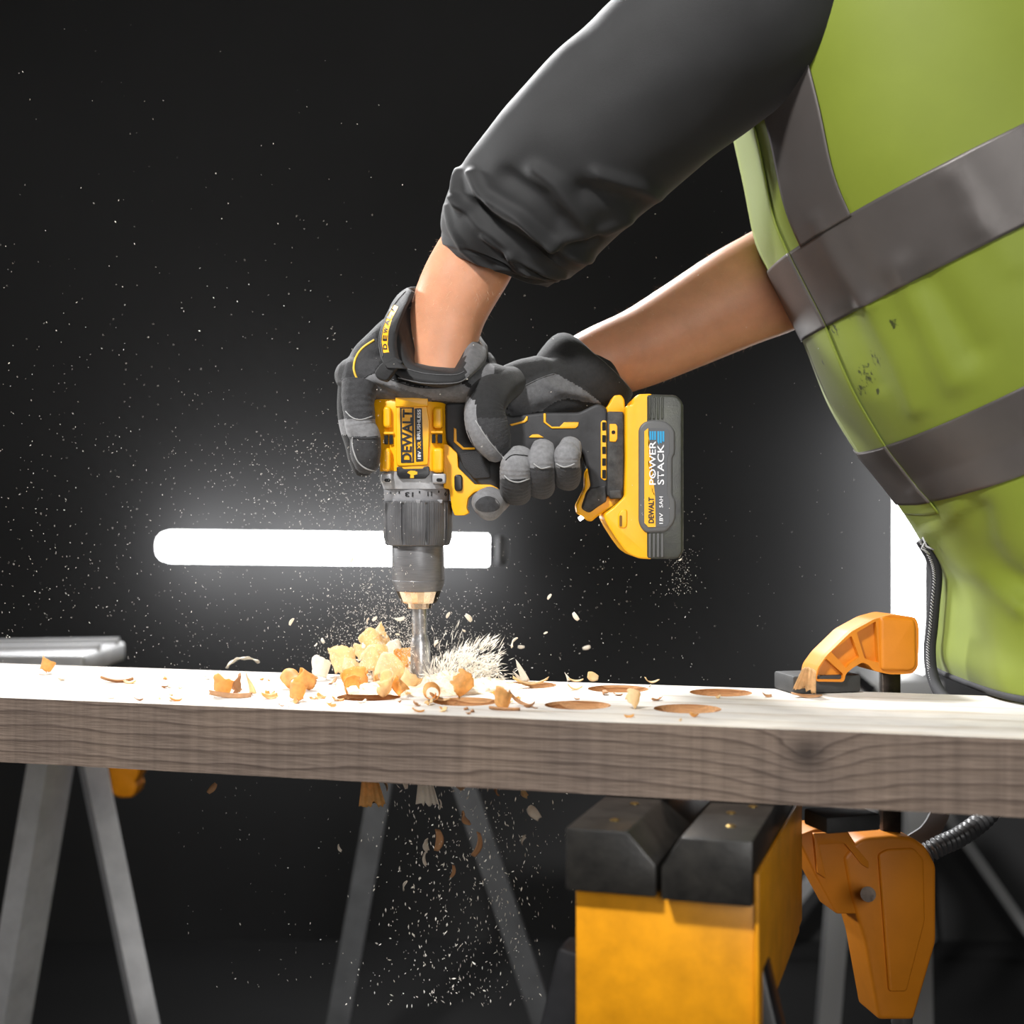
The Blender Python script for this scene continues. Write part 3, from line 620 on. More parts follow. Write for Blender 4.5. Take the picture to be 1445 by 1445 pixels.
# black handle, foot and yellow frame
GF = D - 0.0175
hand_out = rnd([(628, 569), (662, 567), (700, 572), Q3(480, 660), Q3(700, 636), Q3(950, 634), Q3(1000, 610), Q3(1042, 588), Q3(1085, 574), Q3(1135, 600), Q3(1145, 640), Q3(1150, 1200), Q3(1120, 1245), Q3(1020, 1322), Q3(962, 1288), Q3(1000, 1172), Q3(1030, 1140), Q3(1008, 1010), Q3(985, 920), Q3(930, 860), (800, 632), (770, 645), (740, 672), (715, 692), (700, 696), (682, 690), (668, 676), (652, 655), (644, 640), (634, 630), (628, 620)], 5)
handle = prism('handle', hand_out, GF, 0.035, BLK, drill, 0.008, 4)
foot_y = prism('foot_trim', rnd([Q3(1012, 1006), Q3(992, 1042), Q3(990, 1150), Q3(930, 1268), Q3(937, 1318), Q3(1030, 1382), Q3(1085, 1335), Q3(1250, 1242), Q3(1258, 1180), Q3(1200, 1120), Q3(1100, 1050)], 4), GF + 0.0035, 0.028, YEL, drill, 0.002)
frame = prism('front_frame', rnd([Q2(700, 420), Q2(738, 432), Q2(808, 500), Q2(814, 610), Q2(945, 742), Q2(1070, 744), Q2(1128, 772), Q2(1142, 812), Q2(1060, 797), Q2(945, 800), Q2(892, 848), Q2(880, 930), Q2(902, 965), Q2(862, 986), Q2(786, 986), Q2(764, 925), Q2(746, 780), Q2(700, 770)], 2.5), GF - 0.0035, 0.030, YEL, drill, 0.0022)
prism('trim_strip', [Q2(780, 296), Q2(800, 308), Q2(804, 402), Q2(858, 452), Q2(948, 452), Q2(946, 470), Q2(850, 470), Q2(780, 408)], GF - 0.001, 0.004, YEL, drill, 0.0005)
prism('grip_panel', rnd([Q2(822, 500), Q2(960, 482), Q2(1060, 560), Q2(1070, 690), Q2(940, 700), Q2(850, 600)], 3), GF - 0.0018, 0.004, mat('textured_rubber', (48, 48, 50), 0.7, bump=0.9, bscale=1400, bdist=0.0009), drill, 0.0008)
prism('direction_button', rnd([Q2(783, 664), Q2(848, 664), Q2(850, 796), Q2(785, 796)], 6, 8), GF - 0.006, 0.006, BLK2, drill, 0.0014)
prism('trigger', rnd([(672, 694), (712, 690), (716, 712), (700, 722), (678, 716)], 4), D - 0.009, 0.018, BLK2, drill, 0.003)
prism('trim_strip', [Q3(478, 716), Q3(575, 690), Q3(590, 662), Q3(602, 662), Q3(600, 690), Q3(580, 705), Q3(490, 728)], GF - 0.001, 0.004, YEL, drill, 0.0005)
prism('trim_strip', [Q3(708, 642), Q3(724, 642), Q3(724, 700), Q3(765, 732), Q3(818, 732), Q3(848, 702), Q3(948, 702), Q3(944, 728), Q3(924, 744), Q3(765, 746), Q3(708, 704)], GF - 0.001, 0.004, YEL, drill, 0.0005)
prism('trim_strip', rnd([Q3(606, 806), Q3(632, 786), Q3(672, 784), Q3(710, 806)], 1), GF - 0.001, 0.004, YEL, drill, 0.0005)
prism('foot_tab', rnd([Q3(1136, 602), Q3(1158, 575), Q3(1186, 520), Q3(1236, 515), Q3(1258, 545), Q3(1264, 640), Q3(1140, 640)], 3), GF + 0.002, 0.030, YEL, drill, 0.002)
prism('vent_frame', rnd([Q3(1097, 700), Q3(1112, 688), Q3(1136, 692), Q3(1136, 1096), Q3(1118, 1098), Q3(1098, 1080)], 2), GF - 0.0012, 0.004, YEL, drill, 0.0005)
for v0, v1 in ((702, 758), (790, 838), (868, 918), (948, 998), (1026, 1084)):
    prism('vent_slot', rnd([Q3(1107, v0), Q3(1132, v0), Q3(1132, v1), Q3(1107, v1)], 0.8), GF - 0.0016, 0.003, HOLE, drill)
hook = prism('hook_mount', rnd([Q3(1142, 628), Q3(1250, 630), Q3(1256, 650), Q3(1256, 1075), Q3(1248, 1225), Q3(1180, 1222), Q3(1140, 1200)], 3), GF - 0.0055, 0.012, DSTY, drill, 0.002)
prism('mount_plate', rnd([Q3(1157, 714), Q3(1200, 714), Q3(1210, 730), Q3(1210, 815), Q3(1198, 836), Q3(1157, 834)], 1.2), GF - 0.0062, 0.003, YEL, drill, 0.0004)
prism('screw_hole', rnd([Q3(1171, 758), Q3(1196, 758), Q3(1196, 783), Q3(1171, 783)], 3, 6), GF - 0.0066, 0.002, HOLE, drill)
prism('mount_bump', rnd([Q3(1150, 1165), Q3(1240, 1160), Q3(1242, 1222), Q3(1160, 1225)], 3), GF - 0.0085, 0.006, DSTY, drill, 0.002)
prism('foot_cheek', rnd([Q3(1030, 1150), Q3(1130, 1130), Q3(1138, 1240), Q3(1022, 1312), Q3(972, 1284), Q3(1004, 1180)], 3), GF - 0.0016, 0.01, DSTY, drill, 0.0025)
ld = P(*Q4(172, 1066), GF + 0.012)
cyl('work_light', ld, ld + Vector((-0.003, -0.0005, -0.0022)), 0.0018, LED, drill, 16)

# battery
BF = D - 0.034
yb = [Q4(495, 226), Q4(545, 226), Q4(556, 170), Q4(592, 140), Q4(700, 136), Q4(700, 1388), Q4(600, 1382), Q4(545, 1362), Q4(490, 1322), Q4(430, 1240), Q4(372, 1150), Q4(336, 1082), Q4(335, 1046), Q4(400, 1000), Q4(490, 912), Q4(498, 640)]
batt_y = prism('battery', rnd(yb, 4), BF, 0.068, YEL, drill, 0.006, 4)
def sub(*a, **k): return prism(*a, **k)
sub('battery_case', rnd([Q4(652, 140), Q4(880, 146), Q4(931, 200), Q4(931, 1342), Q4(890, 1388), Q4(652, 1384)], 5), BF - 0.0006, 0.069, BAT, batt_y, 0.006, 4)
sub('rail_seam', [Q4(486, 240), Q4(499, 240), Q4(501, 900), Q4(440, 968), Q4(340, 1046), Q4(334, 1042), Q4(430, 962), Q4(486, 905)], GF + 0.001, 0.005, HOLE, batt_y)
sub('latch_recess', rnd([Q4(438, 1050), Q4(470, 1010), Q4(510, 1010), Q4(510, 1130), Q4(495, 1155), Q4(440, 1150)], 4), BF - 0.0012, 0.004, YEL, batt_y, 0.0012)
sub('latch_slot', rnd([Q4(450, 1056), Q4(470, 1056), Q4(470, 1140), Q4(450, 1140)], 1.5), BF - 0.0016, 0.003, mat('brown_recess', (120, 80, 10), 0.6), batt_y)
GP = mat('grey_bumper', (92, 92, 92), 0.5, bump=0.1, bscale=1500)
pan = sub('bumper', rnd([Q4(596, 400), Q4(632, 352), Q4(700, 334), Q4(800, 345), Q4(850, 385), Q4(872, 425), Q4(872, 590), Q4(852, 620), Q4(852, 905), Q4(876, 940), Q4(876, 1080), Q4(852, 1130), Q4(800, 1182), Q4(650, 1188), Q4(615, 1150), Q4(596, 1105)], 5), BF - 0.0028, 0.006, GP, batt_y, 0.002)
lab = sub('label', rnd([Q4(638, 420), Q4(668, 396), Q4(810, 400), Q4(826, 420), Q4(826, 590), Q4(810, 615), Q4(810, 905), Q4(828, 940), Q4(828, 1100), Q4(808, 1142), Q4(668, 1144), Q4(638, 1112)], 2), BF - 0.0031, 0.001, LBL, batt_y)
tree_l = bvh_of(lab)
decal('label_yellow', [Q4(638, 420), Q4(668, 396), Q4(668, 845), Q4(720, 912), Q4(724, 1143), Q4(668, 1144), Q4(638, 1112)], tree_l, YPR, batt_y, cuts=0, Yd=BF - 0.0031)
s4 = 5.352
lettering('POWER', *Q4(700, 660), 330 / s4, 50 / s4, 90, tree_l, WHT, batt_y, bold=0.012)
lettering('STACK', *Q4(762, 672), 305 / s4, 50 / s4, 90, tree_l, WHT, batt_y, bold=0.012)
decal('bolt_symbol', [Q4(688, 762), Q4(718, 720), Q4(706, 742), Q4(716, 744), Q4(686, 772), Q4(696, 756)], tree_l, WHT, batt_y, off=0.0006, cuts=0)
for i in range(3):
    decal('blue_stripe', [Q4(676 + i * 18, 420), Q4(690 + i * 18, 420), Q4(690 + i * 18, 486), Q4(676 + i * 18, 486)], tree_l, BLU, batt_y, cuts=0, Yd=BF - 0.0031)
for i in range(3):
    decal('blue_stripe', [Q4(736 + i * 19, 420), Q4(751 + i * 19, 420), Q4(751 + i * 19, 524 - 12 * i), Q4(736 + i * 19, 506 - 8 * abs(i - 1))], tree_l, BLU, batt_y, cuts=0, Yd=BF - 0.0031)
lettering('DEWALT', *Q4(690, 1016), 196 / s4, 42 / s4, 90, tree_l, INK, batt_y, bold=0.03, off=0.0008)
lettering('18V', *Q4(765, 1078), 82 / s4, 28 / s4, 90, tree_l, WHT, batt_y, bold=0.01)
lettering('5AH', *Q4(765, 955), 84 / s4, 28 / s4, 90, tree_l, WHT, batt_y, bold=0.01)
for i in range(4):
    for v0, v1 in ((160, 330), (1192, 1372)):
        sub('case_rib', rnd([Q4(672 + i * 31, v0), Q4(690 + i * 31, v0), Q4(690 + i * 31, v1), Q4(672 + i * 31, v1)], 1.2), BF - 0.0018, 0.003, BAT if v0 < 500 else GP, batt_y, 0.0006)
sub('case_edge', rnd([Q4(905, 210), Q4(934, 215), Q4(936, 1335), Q4(905, 1340)], 3), BF + 0.004, 0.06, mat('worn_edge', (120, 120, 118), 0.5, bump=0.4, bscale=600, col2=(60, 60, 60), vscale=90), batt_y, 0.003)

# ------------------------------------------------------------------ the person: body, jacket, vest, gloves
person = thing('person', 'person in yellow vest and black sleeves leaning over the plank, holding the drill', 'person', (0.56, 1.38, 0))
SKIN = mat('skin', (210, 150, 116), 0.42, sss=0.25, bump=0.25, bscale=900, var=0.10, vscale=35, bdist=0.0005)
JACK = mat('black_jacket_cloth', (28, 28, 29), 0.75, sheen=0.10, bump=0.3, bscale=1600, var=0.2, vscale=18)
TROU = mat('dark_trousers', (36, 36, 40), 0.85, bump=0.3, bscale=1200)
BOOT = mat('dark_boots', (50, 42, 36), 0.6)
VEST = mat('yellow_green_vest_cloth', (128, 142, 42), 0.62, bump=0.25, bscale=1800, var=0.05, vscale=12, trans=0.22, sheen=0.15)
BAND = mat('reflective_band_cloth', (86, 81, 79), 0.38, 0.3, bump=0.2, bscale=2500, var=0.1, vscale=10)
BIND = mat('dark_binding', (34, 34, 38), 0.8, bump=0.5, bscale=1500)
THR = mat('grey_thread', (170, 170, 172), 0.7)
YC, = (1.24,)
# torso rings: left silhouette point (px), slope of the ring in degrees, half width (m), half depth (m)
TR = [(1022, -60, -22, .165, .165), (1025, 60, -23, .185, .190), (1036, 150, -24, .195, .205), (1056, 240, -25, .20, .21), (1073, 320, -25, .20, .21), (1094, 373, -25, .20, .21), (1119, 422, -25.5, .20, .21), (1145, 473, -26, .20, .21), (1166, 525, -26.5, .20, .21), (1188, 575, -27.5, .20, .21),
      (1224, 635, -29, .20, .21), (1253, 672, -28, .20, .212), (1282, 710, -26, .20, .212), (1316, 763, -20, .195, .212), (1341, 815, -14, .19, .210), (1341, 880, -8, .19, .207), (1337, 928, -3, .19, .214), (1344, 955, -1, .182, .220)]
TQ = cat_rom([tuple(map(float, t)) for t in TR], 6)
NR = len(TQ) - 1
def torso_pt(row, th, out=0.0, shrink=1.0):
    """row: fractional index into the fine rings; th measured from the left silhouette towards the viewer"""
    i = min(int(row), len(TQ) - 2); f = row - i
    lx, ly, sl, a, b = (p_ * (1 - f) + q_ * f for p_, q_ in zip(TQ[i], TQ[i + 1]))
    L0 = P(lx, ly, YC); e = Vector((math.cos(math.radians(sl)), 0.0, -math.sin(math.radians(sl))))
    c = L0 + e * a
    ca = -math.cos(th); sa = -math.sin(th)
    ex = 2 / (2.3 if sa > 0 else 2.3 + 2.2 * max(0.0, min(1.0, (row / NR - 0.66) / 0.34)))
    q = e * ((a * shrink + out) * math.copysign(abs(ca) ** ex, ca)) + Vector((0, (b * shrink + out) * math.copysign(abs(sa) ** ex, sa), 0))
    return c + q
# ---- one continuous body: torso, neck, arms and legs
bm = bmesh.new()
loft_into(bm, [[torso_pt(r_, 2 * math.pi * j / 24, 0, 0.84) for j in range(24)] for r_ in [0] + [6 * i for i in range(1, 17)]])
R_ARM = [(800, 538, 1.292, 50, 44), (849, 512, 1.295, 53, 45), (905, 490, 1.305, 57, 48), (970, 457, 1.315, 64, 52), (1040, 420, 1.325, 72, 58), (1100, 392, 1.335, 77, 62), (1200, 340, 1.36, 82, 70), (1290, 240, 1.38, 90, 82), (1320, 120, 1.39, 105, 95), (1320, 10, 1.38, 100, 95)]
L_ARM = [(618, 545, 1.236, 42, 40), (620, 515, 1.236, 47, 40), (624, 480, 1.236, 51, 41), (633, 440, 1.236, 54, 43), (648, 405, 1.234, 57, 45), (668, 370, 1.232, 58, 46), (695, 325, 1.224, 56, 48), (742, 272, 1.205, 62, 56), (830, 190, 1.18, 78, 72), (950, 90, 1.16, 90, 84), (1090, -20, 1.14, 105, 95), (1180, -60, 1.16, 105, 98)]
for ch in (R_ARM, L_ARM): loft_into(bm, tube_rings(ch, 24, 4, round_end=(True, True)))
neck = torso_pt(0, math.pi / 2); nc = (torso_pt(0, 0) + torso_pt(0, math.pi)) / 2
loft_into(bm, [[nc + Vector((-0.02 - 0.05 * s, 0, 0.13 * s - 0.08)) + Vector((math.cos(q), math.sin(q), 0)) * (0.10 - 0.04 * min(s, 1)) for q in (2 * math.pi * j / 16 for j in range(16))] for s in (0, 0.6, 1.1)])
def leg(bmm, hip, knee, ank, rs):
    pts_ = [Vector(hip), (Vector(hip) + Vector(knee)) / 2, Vector(knee), (Vector(knee) + Vector(ank)) / 2, Vector(ank)]
    loft_into(bmm, [[p + Vector((math.cos(q), math.sin(q), 0)) * r_ for q in (2 * math.pi * j / 20 for j in range(20))] for p, r_ in zip(pts_, rs)])
LEGS = [((0.62, 1.33, 0.86), (0.615, 1.36, 0.48), (0.66, 1.36, 0.09)), ((0.66, 1.50, 0.86), (0.68, 1.52, 0.48), (0.73, 1.52, 0.09))]
for h_ in LEGS: leg(bm, *h_, (0.085, 0.075, 0.055, 0.05, 0.04))
loft_into(bm, [[Vector((0.64, 1.40, z)) + Vector((math.cos(q) * 0.11, math.sin(q) * 0.15, 0)) for q in (2 * math.pi * j / 24 for j in range(24))] for z in (0.80, 0.98)])
bmesh.ops.recalc_face_normals(bm, faces=bm.faces)
me = bpy.data.meshes.new('m'); bm.to_mesh(me); bm.free()
body = link('body', remeshed(me, 0.0032, 6), person, mats=[SKIN], smooth=180)
# fine arm hair along both forearms
bvb = bvh_of(body); hv, hf = [], []
for n_ in range(900):
    ch = R_ARM if n_ % 2 else L_ARM
    i = random.choice(range(1, 5)) if ch is R_ARM else random.choice(range(3, 6)); f = random.random()
    q = [a * (1 - f) + b * f for a, b in zip(ch[i], ch[i + 1])]; c = P(q[0], q[1], q[2])
    dr = Vector((random.gauss(0, 1), random.gauss(0, 1), random.gauss(0, 1))).normalized()
    hit, nrm, _, _ = bvb.ray_cast(c + dr * 0.15, -dr, 0.2)
    if hit is None: continue
    ax = (P(*ch[i + 1][:3]) - P(*ch[i][:3])).normalized()
    tip = hit + (nrm * 0.55 - ax * 0.5 + Vector((random.gauss(0, .35), random.gauss(0, .35), random.gauss(0, .35)))) * random.uniform(0.003, 0.007)
    sdv = (tip - hit).cross(Vector((0, 1, 0.2))).normalized() * 0.00007; b0 = len(hv)
    hv += [hit - sdv, hit + sdv, tip]; hf.append((b0, b0 + 1, b0 + 2))
link('arm_hair', pydata(hv, hf), person, mats=[mat('fair_hair', (220, 190, 160), 0.4)], kind='stuff', smooth=None)
# ---- trousers and boots
bm = bmesh.new()
for h_ in LEGS: leg(bm, *h_, (0.105, 0.095, 0.08, 0.075, 0.07))
loft_into(bm, [[Vector((0.64, 1.40, z)) + Vector((math.cos(q) * 0.13, math.sin(q) * 0.165, 0)) for q in (2 * math.pi * j / 24 for j in range(24))] for z in (0.78, 1.0)])
bmesh.ops.recalc_face_normals(bm, faces=bm.faces)
me = bpy.data.meshes.new('m'); bm.to_mesh(me); bm.free()
link('trousers', remeshed(me, 0.012, 4), person, mats=[TROU], smooth=180)
for (h_, k_, a_) in LEGS:
    bm = bmesh.new(); a_ = Vector(a_)
    loft_into(bm, [[a_ + Vector((x_ + math.cos(q) * lx_, math.sin(q) * 0.047, z - 0.09)) for q in (2 * math.pi * j / 20 for j in range(20))] for z, x_, lx_ in ((0.0, -0.06, 0.14), (0.03, -0.06, 0.142), (0.065, -0.045, 0.12), (0.10, -0.01, 0.075), (0.17, 0.0, 0.06))])
    link('boot', mesh_of(bm), person, mats=[BOOT], smooth=50)
# ---- jacket: the near sleeve pushed up over the elbow, the body of the jacket and the far sleeve
def sl(a, b, t): return tuple(x * (1 - t) + y * t for x, y in zip(a, b))
SLV = [(700, 380, 1.232, 77, 60), (703, 371, 1.231, 84, 68), (706, 362, 1.230, 90, 76), (716, 340, 1.226, 103, 86), (735, 310, 1.218, 111, 92), (765, 275, 1.205, 117, 98), (805, 230, 1.19, 121, 102), (860, 178, 1.18, 125, 106), (960, 92, 1.16, 130, 112), (1080, 0, 1.14, 140, 122), (1180, -50, 1.17, 135, 122)]
rings = tube_rings(SLV, 120, 22, round_end=(False, True))
c0 = sum(rings[0], Vector()) / 120
ax0 = (sum(rings[30], Vector()) / 120 - c0).normalized()
lining = [[c0 + (p - c0) * s + ax0 * dz for p in rings[0]] for s, dz in ((0.90, 0.03), (0.92, 0.012), (0.96, 0.0))]
bm = bmesh.new(); loft_into(bm, lining + rings, caps=False)
me = mesh_of(bm)
def J(*q): return [(580 + u_ / 3.44, 230 + v_ / 3.44) for u_, v_ in q]
folds(me, [(J((168, 210), (190, 310), (250, 425), (330, 490), (420, 540), (560, 575), (700, 570)), 4, 0.0022), (J((230, 40), (214, 150), (240, 215)), 6, 0.006), (J((230, 185), (330, 310), (450, 410), (520, 490), (600, 530), (740, 545)), 7, 0.0055), (J((290, 250), (380, 360), (450, 430)), 9, -0.005),
           (J((300, 60), (340, 150), (410, 220), (540, 280), (640, 370), (720, 420), (880, 475)), 8, 0.0075), (J((320, 200), (420, 300), (560, 400), (700, 455)), 10, -0.007), (J((400, 180), (520, 250), (600, 330), (680, 395)), 6, 0.004),
           (J((680, 400), (780, 365), (900, 335), (1060, 280)), 9, 0.006), (J((700, 415), (850, 385), (900, 360)), 8, -0.006), (J((600, 40), (700, 110), (780, 220), (840, 290)), 12, 0.006), (J((480, 60), (620, 160), (720, 270)), 14, -0.005),
           (J((900, 60), (1020, 95), (1120, 120), (1220, 180)), 10, 0.006), (J((840, 130), (1000, 170), (1130, 220)), 16, -0.006), (J((350, 360), (420, 420), (480, 450)), 4, 0.003), (J((420, 510), (560, 520)), 5, 0.003)], 0.0016, 26)
slv = link('jacket', me, person, mats=[JACK], smooth=180)
bm = bmesh.new()
loft_into(bm, [[torso_pt(r_, 2 * math.pi * j / 40, 0, 0.93) for j in range(40)] for r_ in range(0, NR - 8, 6)])
link('jacket_body', mesh_of(bm), slv, mats=[JACK], smooth=180)
tube('far_sleeve', [(1178, 352, 1.352, 92, 80), (1240, 310, 1.37, 98, 88), (1300, 230, 1.385, 105, 96), (1325, 120, 1.39, 118, 106), (1320, 0, 1.38, 110, 100)], JACK, slv, n=32)
hem = [P(*q) for q in []]
# ---- the vest
NT = 150
ths = [2 * math.pi * j / NT for j in range(NT)]
rows_ = [NR * i / 190 for i in range(191)]
bm = bmesh.new(); loft_into(bm, [[torso_pt(r_, t) for t in ths] for r_ in rows_], caps=False)
me = mesh_of(bm)
V1 = lambda *q: [(1000 + u_ / 3.247, 230 + v_ / 3.247) for u_, v_ in q]
V3 = lambda *q: [(1220 + u_ / 6.42, 680 + v_ / 6.42) for u_, v_ in q]
VF = [(V1((500, 260), (560, 400), (650, 540), (740, 640)), 12, 0.003), (V1((740, 650), (800, 760), (870, 900), (950, 1120)), 16, 0.005), (V1((640, 700), (690, 850), (760, 1020)), 14, -0.004), (V1((880, 480), (1000, 700), (1080, 900), (1130, 1000)), 20, 0.005),
      (V1((1000, 560), (1100, 700), (1200, 850)), 26, -0.006), (V1((1230, 250), (1330, 380), (1400, 460)), 20, 0.002), (V1((1120, 60), (1200, 180), (1230, 300)), 16, 0.0025),
      (V3((620, 480), (760, 640), (900, 770), (1100, 870), (1300, 1020), (1440, 1140)), 15, 0.010), (V3((1000, 300), (1040, 560), (1200, 820), (1440, 980)), 22, -0.010), (V3((560, 420), (700, 400), (860, 250)), 10, 0.005), (V3((640, 620), (740, 800), (760, 860)), 14, -0.006), (V3((480, 100), (560, 280), (640, 420)), 10, 0.004),
      (V3((800, 1000), (900, 1200), (1000, 1500)), 30, -0.006), (V3((1100, 1200), (1200, 1500), (1230, 1900)), 26, 0.006)]
folds(me, VF, 0.0025, 9)
vest = link('safety_vest', me, person, mats=[VEST], smooth=180, label='yellow-green safety vest')
tv = bvh_of(vest)
def on_vest(r_, t, off):
    p = torso_pt(r_, t); c = torso_pt(r_, 0) * 0.5 + torso_pt(r_, math.pi) * 0.5
    d = (p - c).normalized(); hit, nrm, _, _ = tv.ray_cast(c, d)
    return (hit if hit is not None else p) + d * off
def band(name, r0, r1, t0, t1, off, m, nr=26, ntt=180, **kw):
    v, f = [], []
    for i in range(nr + 1):
        for j in range(ntt + 1):
            tt = t0 + (t1 - t0) * j / ntt
            a, b = (r0(tt) if callable(r0) else r0), (r1(tt) if callable(r1) else r1)
            v.append(on_vest(a + (b - a) * i / nr, tt, off))
    n1 = ntt + 1
    for i in range(nr):
        for j in range(ntt): f.append((i * n1 + j, i * n1 + j + 1, (i + 1) * n1 + j + 1, (i + 1) * n1 + j))
    o = link(name, pydata(v, f), vest, mats=[m], smooth=180, **kw)
    s_ = o.modifiers.new('s', 'SOLIDIFY'); s_.thickness = 0.0008; s_.offset = 1
    return o
R_ = lambda i: 6.0 * i
FT, FT2 = 0.20, 0.205
band('reflective_band', R_(5), R_(7), -0.35, 4.6, 0.0014, BAND, label='upper grey reflective band')
band('reflective_band', R_(10), R_(12), -0.35, 4.6, 0.0014, BAND, label='lower grey reflective band')
band('shoulder_band', R_(0.4), R_(5) + 0.3, 0.31, 0.66, 0.0024, BAND, nr=70, ntt=20, label='upright grey reflective band')
band('front_facing', R_(0.4), R_(12.3), -0.10, FT, 0.0020, VEST, nr=170, ntt=14)
band('facing_band', R_(5), R_(7), -0.12, FT2, 0.0030, BAND, ntt=14)
band('facing_band', R_(10), R_(12), -0.12, FT2, 0.0030, BAND, ntt=14)
rope('facing_edge', [on_vest(R_(0.4) + (R_(12.3) - R_(0.4)) * i / 40, FT, 0.0022) for i in range(41)], 0.0005, VEST, vest, 6)
rope('hem_binding', [on_vest(NR - 0.05, -0.6 + 3.2 * i / 90, 0.0005) for i in range(91)], 0.0028, BIND, vest)
inn = [P(*q) for q in [(1300, 762, 1.262), (1316, 790, 1.262), (1321, 815, 1.262), (1318, 850, 1.262), (1315, 885, 1.262), (1312, 915, 1.26), (1314, 945, 1.25), (1322, 970, 1.23), (1336, 990, 1.20)]]
inn = [Vector(p) for p in cat_rom([tuple(p) for p in inn], 8)]
rope('side_binding', inn, 0.0055, BIND, vest)
for i in range(0, len(inn) - 1):
    a = inn[i] + Vector((-0.0045, -0.005, 0)); b = inn[i + 1] + Vector((-0.0022, -0.006, 0))
    rope('stitch', [a, b], 0.0004, THR, vest, 5)
for q in ([(1302, 758), (1308, 772), (1318, 776), (1306, 770)], [(1306, 764), (1300, 774), (1312, 782)]):
    rope('loose_thread', [P(a, b, 1.225) for a, b in q], 0.0007, THR, vest, 5)
# greasy smudges soaked into the vest cloth
nt = VEST.node_tree; N_, L_ = nt.nodes, nt.links; bs = N_['Principled BSDF']; src_ = bs.inputs['Base Color'].links[0].from_socket
geo = N_.new('ShaderNodeTexCoord'); nz_ = N_.new('ShaderNodeTexNoise'); nz_.inputs['Scale'].default_value = 210; nz_.inputs['Detail'].default_value = 5; L_.new(geo.outputs['Object'], nz_.inputs['Vector'])
acc = None
for (x, y, r_) in ((1192, 436, 24), (1178, 466, 17), (1212, 418, 16), (1247, 384, 18), (1228, 396, 12), (1222, 528, 24), (1236, 505, 18), (1260, 456, 11), (1215, 548, 16), (1165, 511, 10), (1238, 552, 10)):
    vd = N_.new('ShaderNodeVectorMath'); vd.operation = 'DISTANCE'; L_.new(geo.outputs['Object'], vd.inputs[0]); vd.inputs[1].default_value = drop(tv, x, y, 0)
    mr = N_.new('ShaderNodeMapRange'); mr.inputs['From Min'].default_value = 0; mr.inputs['From Max'].default_value = r_ * 1.05 / FPX; mr.inputs['To Min'].default_value = 0.26; mr.inputs['To Max'].default_value = 0.0
    L_.new(vd.outputs['Value'], mr.inputs['Value'])
    if acc is None: acc = mr.outputs[0]
    else:
        mx_ = N_.new('ShaderNodeMath'); mx_.operation = 'MAXIMUM'; L_.new(acc, mx_.inputs[0]); L_.new(mr.outputs[0], mx_.inputs[1]); acc = mx_.outputs[0]
ad = N_.new('ShaderNodeMath'); ad.operation = 'ADD'; L_.new(acc, ad.inputs[0]); L_.new(nz_.outputs['Fac'], ad.inputs[1])
mr = N_.new('ShaderNodeMapRange'); mr.inputs['From Min'].default_value = 0.61; mr.inputs['From Max'].default_value = 0.76; L_.new(ad.outputs[0], mr.inputs['Value'])
mm_ = N_.new('ShaderNodeMath'); mm_.operation = 'MULTIPLY'; L_.new(mr.outputs[0], mm_.inputs[0]); mg = N_.new('ShaderNodeMath'); mg.operation = 'GREATER_THAN'; L_.new(acc, mg.inputs[0]); mg.inputs[1].default_value = 0.02; L_.new(mg.outputs[0], mm_.inputs[1])
mc = N_.new('ShaderNodeMix'); mc.data_type = 'RGBA'; L_.new(mm_.outputs[0], mc.inputs[0]); L_.new(src_, mc.inputs[6]); mc.inputs[7].default_value = srgb(52, 58, 16)
L_.new(mc.outputs[2], bs.inputs['Base Color'])

# ---- gloves
GBK = mat('glove_black_knit', (32, 32, 33), 0.85, sheen=0.15, bump=0.6, bscale=1500, var=0.25, vscale=300, bdist=0.0008)
GDK = mat('glove_dark_knit', (56, 56, 58), 0.85, sheen=0.15, bump=0.7, bscale=1300, var=0.25, vscale=300, bdist=0.0009)
GGY = mat('glove_grey_suede', (128, 128, 130), 0.9, sheen=0.15, bump=0.5, bscale=1400, var=0.18, vscale=260, bdist=0.0007)
GMD = mat('glove_mid_grey', (96, 96, 98), 0.88, sheen=0.15, bump=0.5, bscale=1400, var=0.18, vscale=260, bdist=0.0007)
GST = mat('glove_strap_leather', (36, 36, 37), 0.75, bump=0.4, bscale=700, var=0.2, vscale=120)
SEAM = mat('glove_seam', (165, 165, 165), 0.8)
PIPE = mat('yellow_piping', (235, 190, 60), 0.6)
def paint(o, zones):
    me = o.data; me.update()
    for p in me.polygons:
        if p.normal.y < 0.35:
            x, y = px_of(p.center)
            x += 0.5 * noise.noise(p.center * 700); y += 0.5 * noise.noise(p.center * 700 + Vector((9, 0, 0)))
            for k_, poly in zones:
                if inside(poly, x, y): p.material_index = k_
def cloth_mass(name, chains, parent, mats, vox=0.0013, extra=(), nz=0.0009, nsc=55, sm=4, **kw):
    bm = bmesh.new()
    for ch in chains: loft_into(bm, tube_rings(ch, 28, 5, expo=kw.get('expo', 2.2), round_end=(True, True)))
    bmesh.ops.recalc_face_normals(bm, faces=bm.faces)
    me = bpy.data.meshes.new('m'); bm.to_mesh(me); bm.free(); me = remeshed(me, vox, sm)
    folds(me, extra, nz, nsc)
    return link(name, me, parent, mats=mats, smooth=180)
def ribbed(v0, v1, n_, amp=0.02): return lambda s: 1 + (amp * math.sin((s - v0) / (v1 - v0) * n_ * 2 * math.pi) if v0 < s < v1 else 0)
def finger(name, path, parent, zone, mats, fr=None, expo=2.3, n=40, sub=14):
    return tube(name, path, mats[0], parent, n=n, sub=sub, expo=expo, round_end=(False, True), fr=fr, mats=mats, zone=zone)
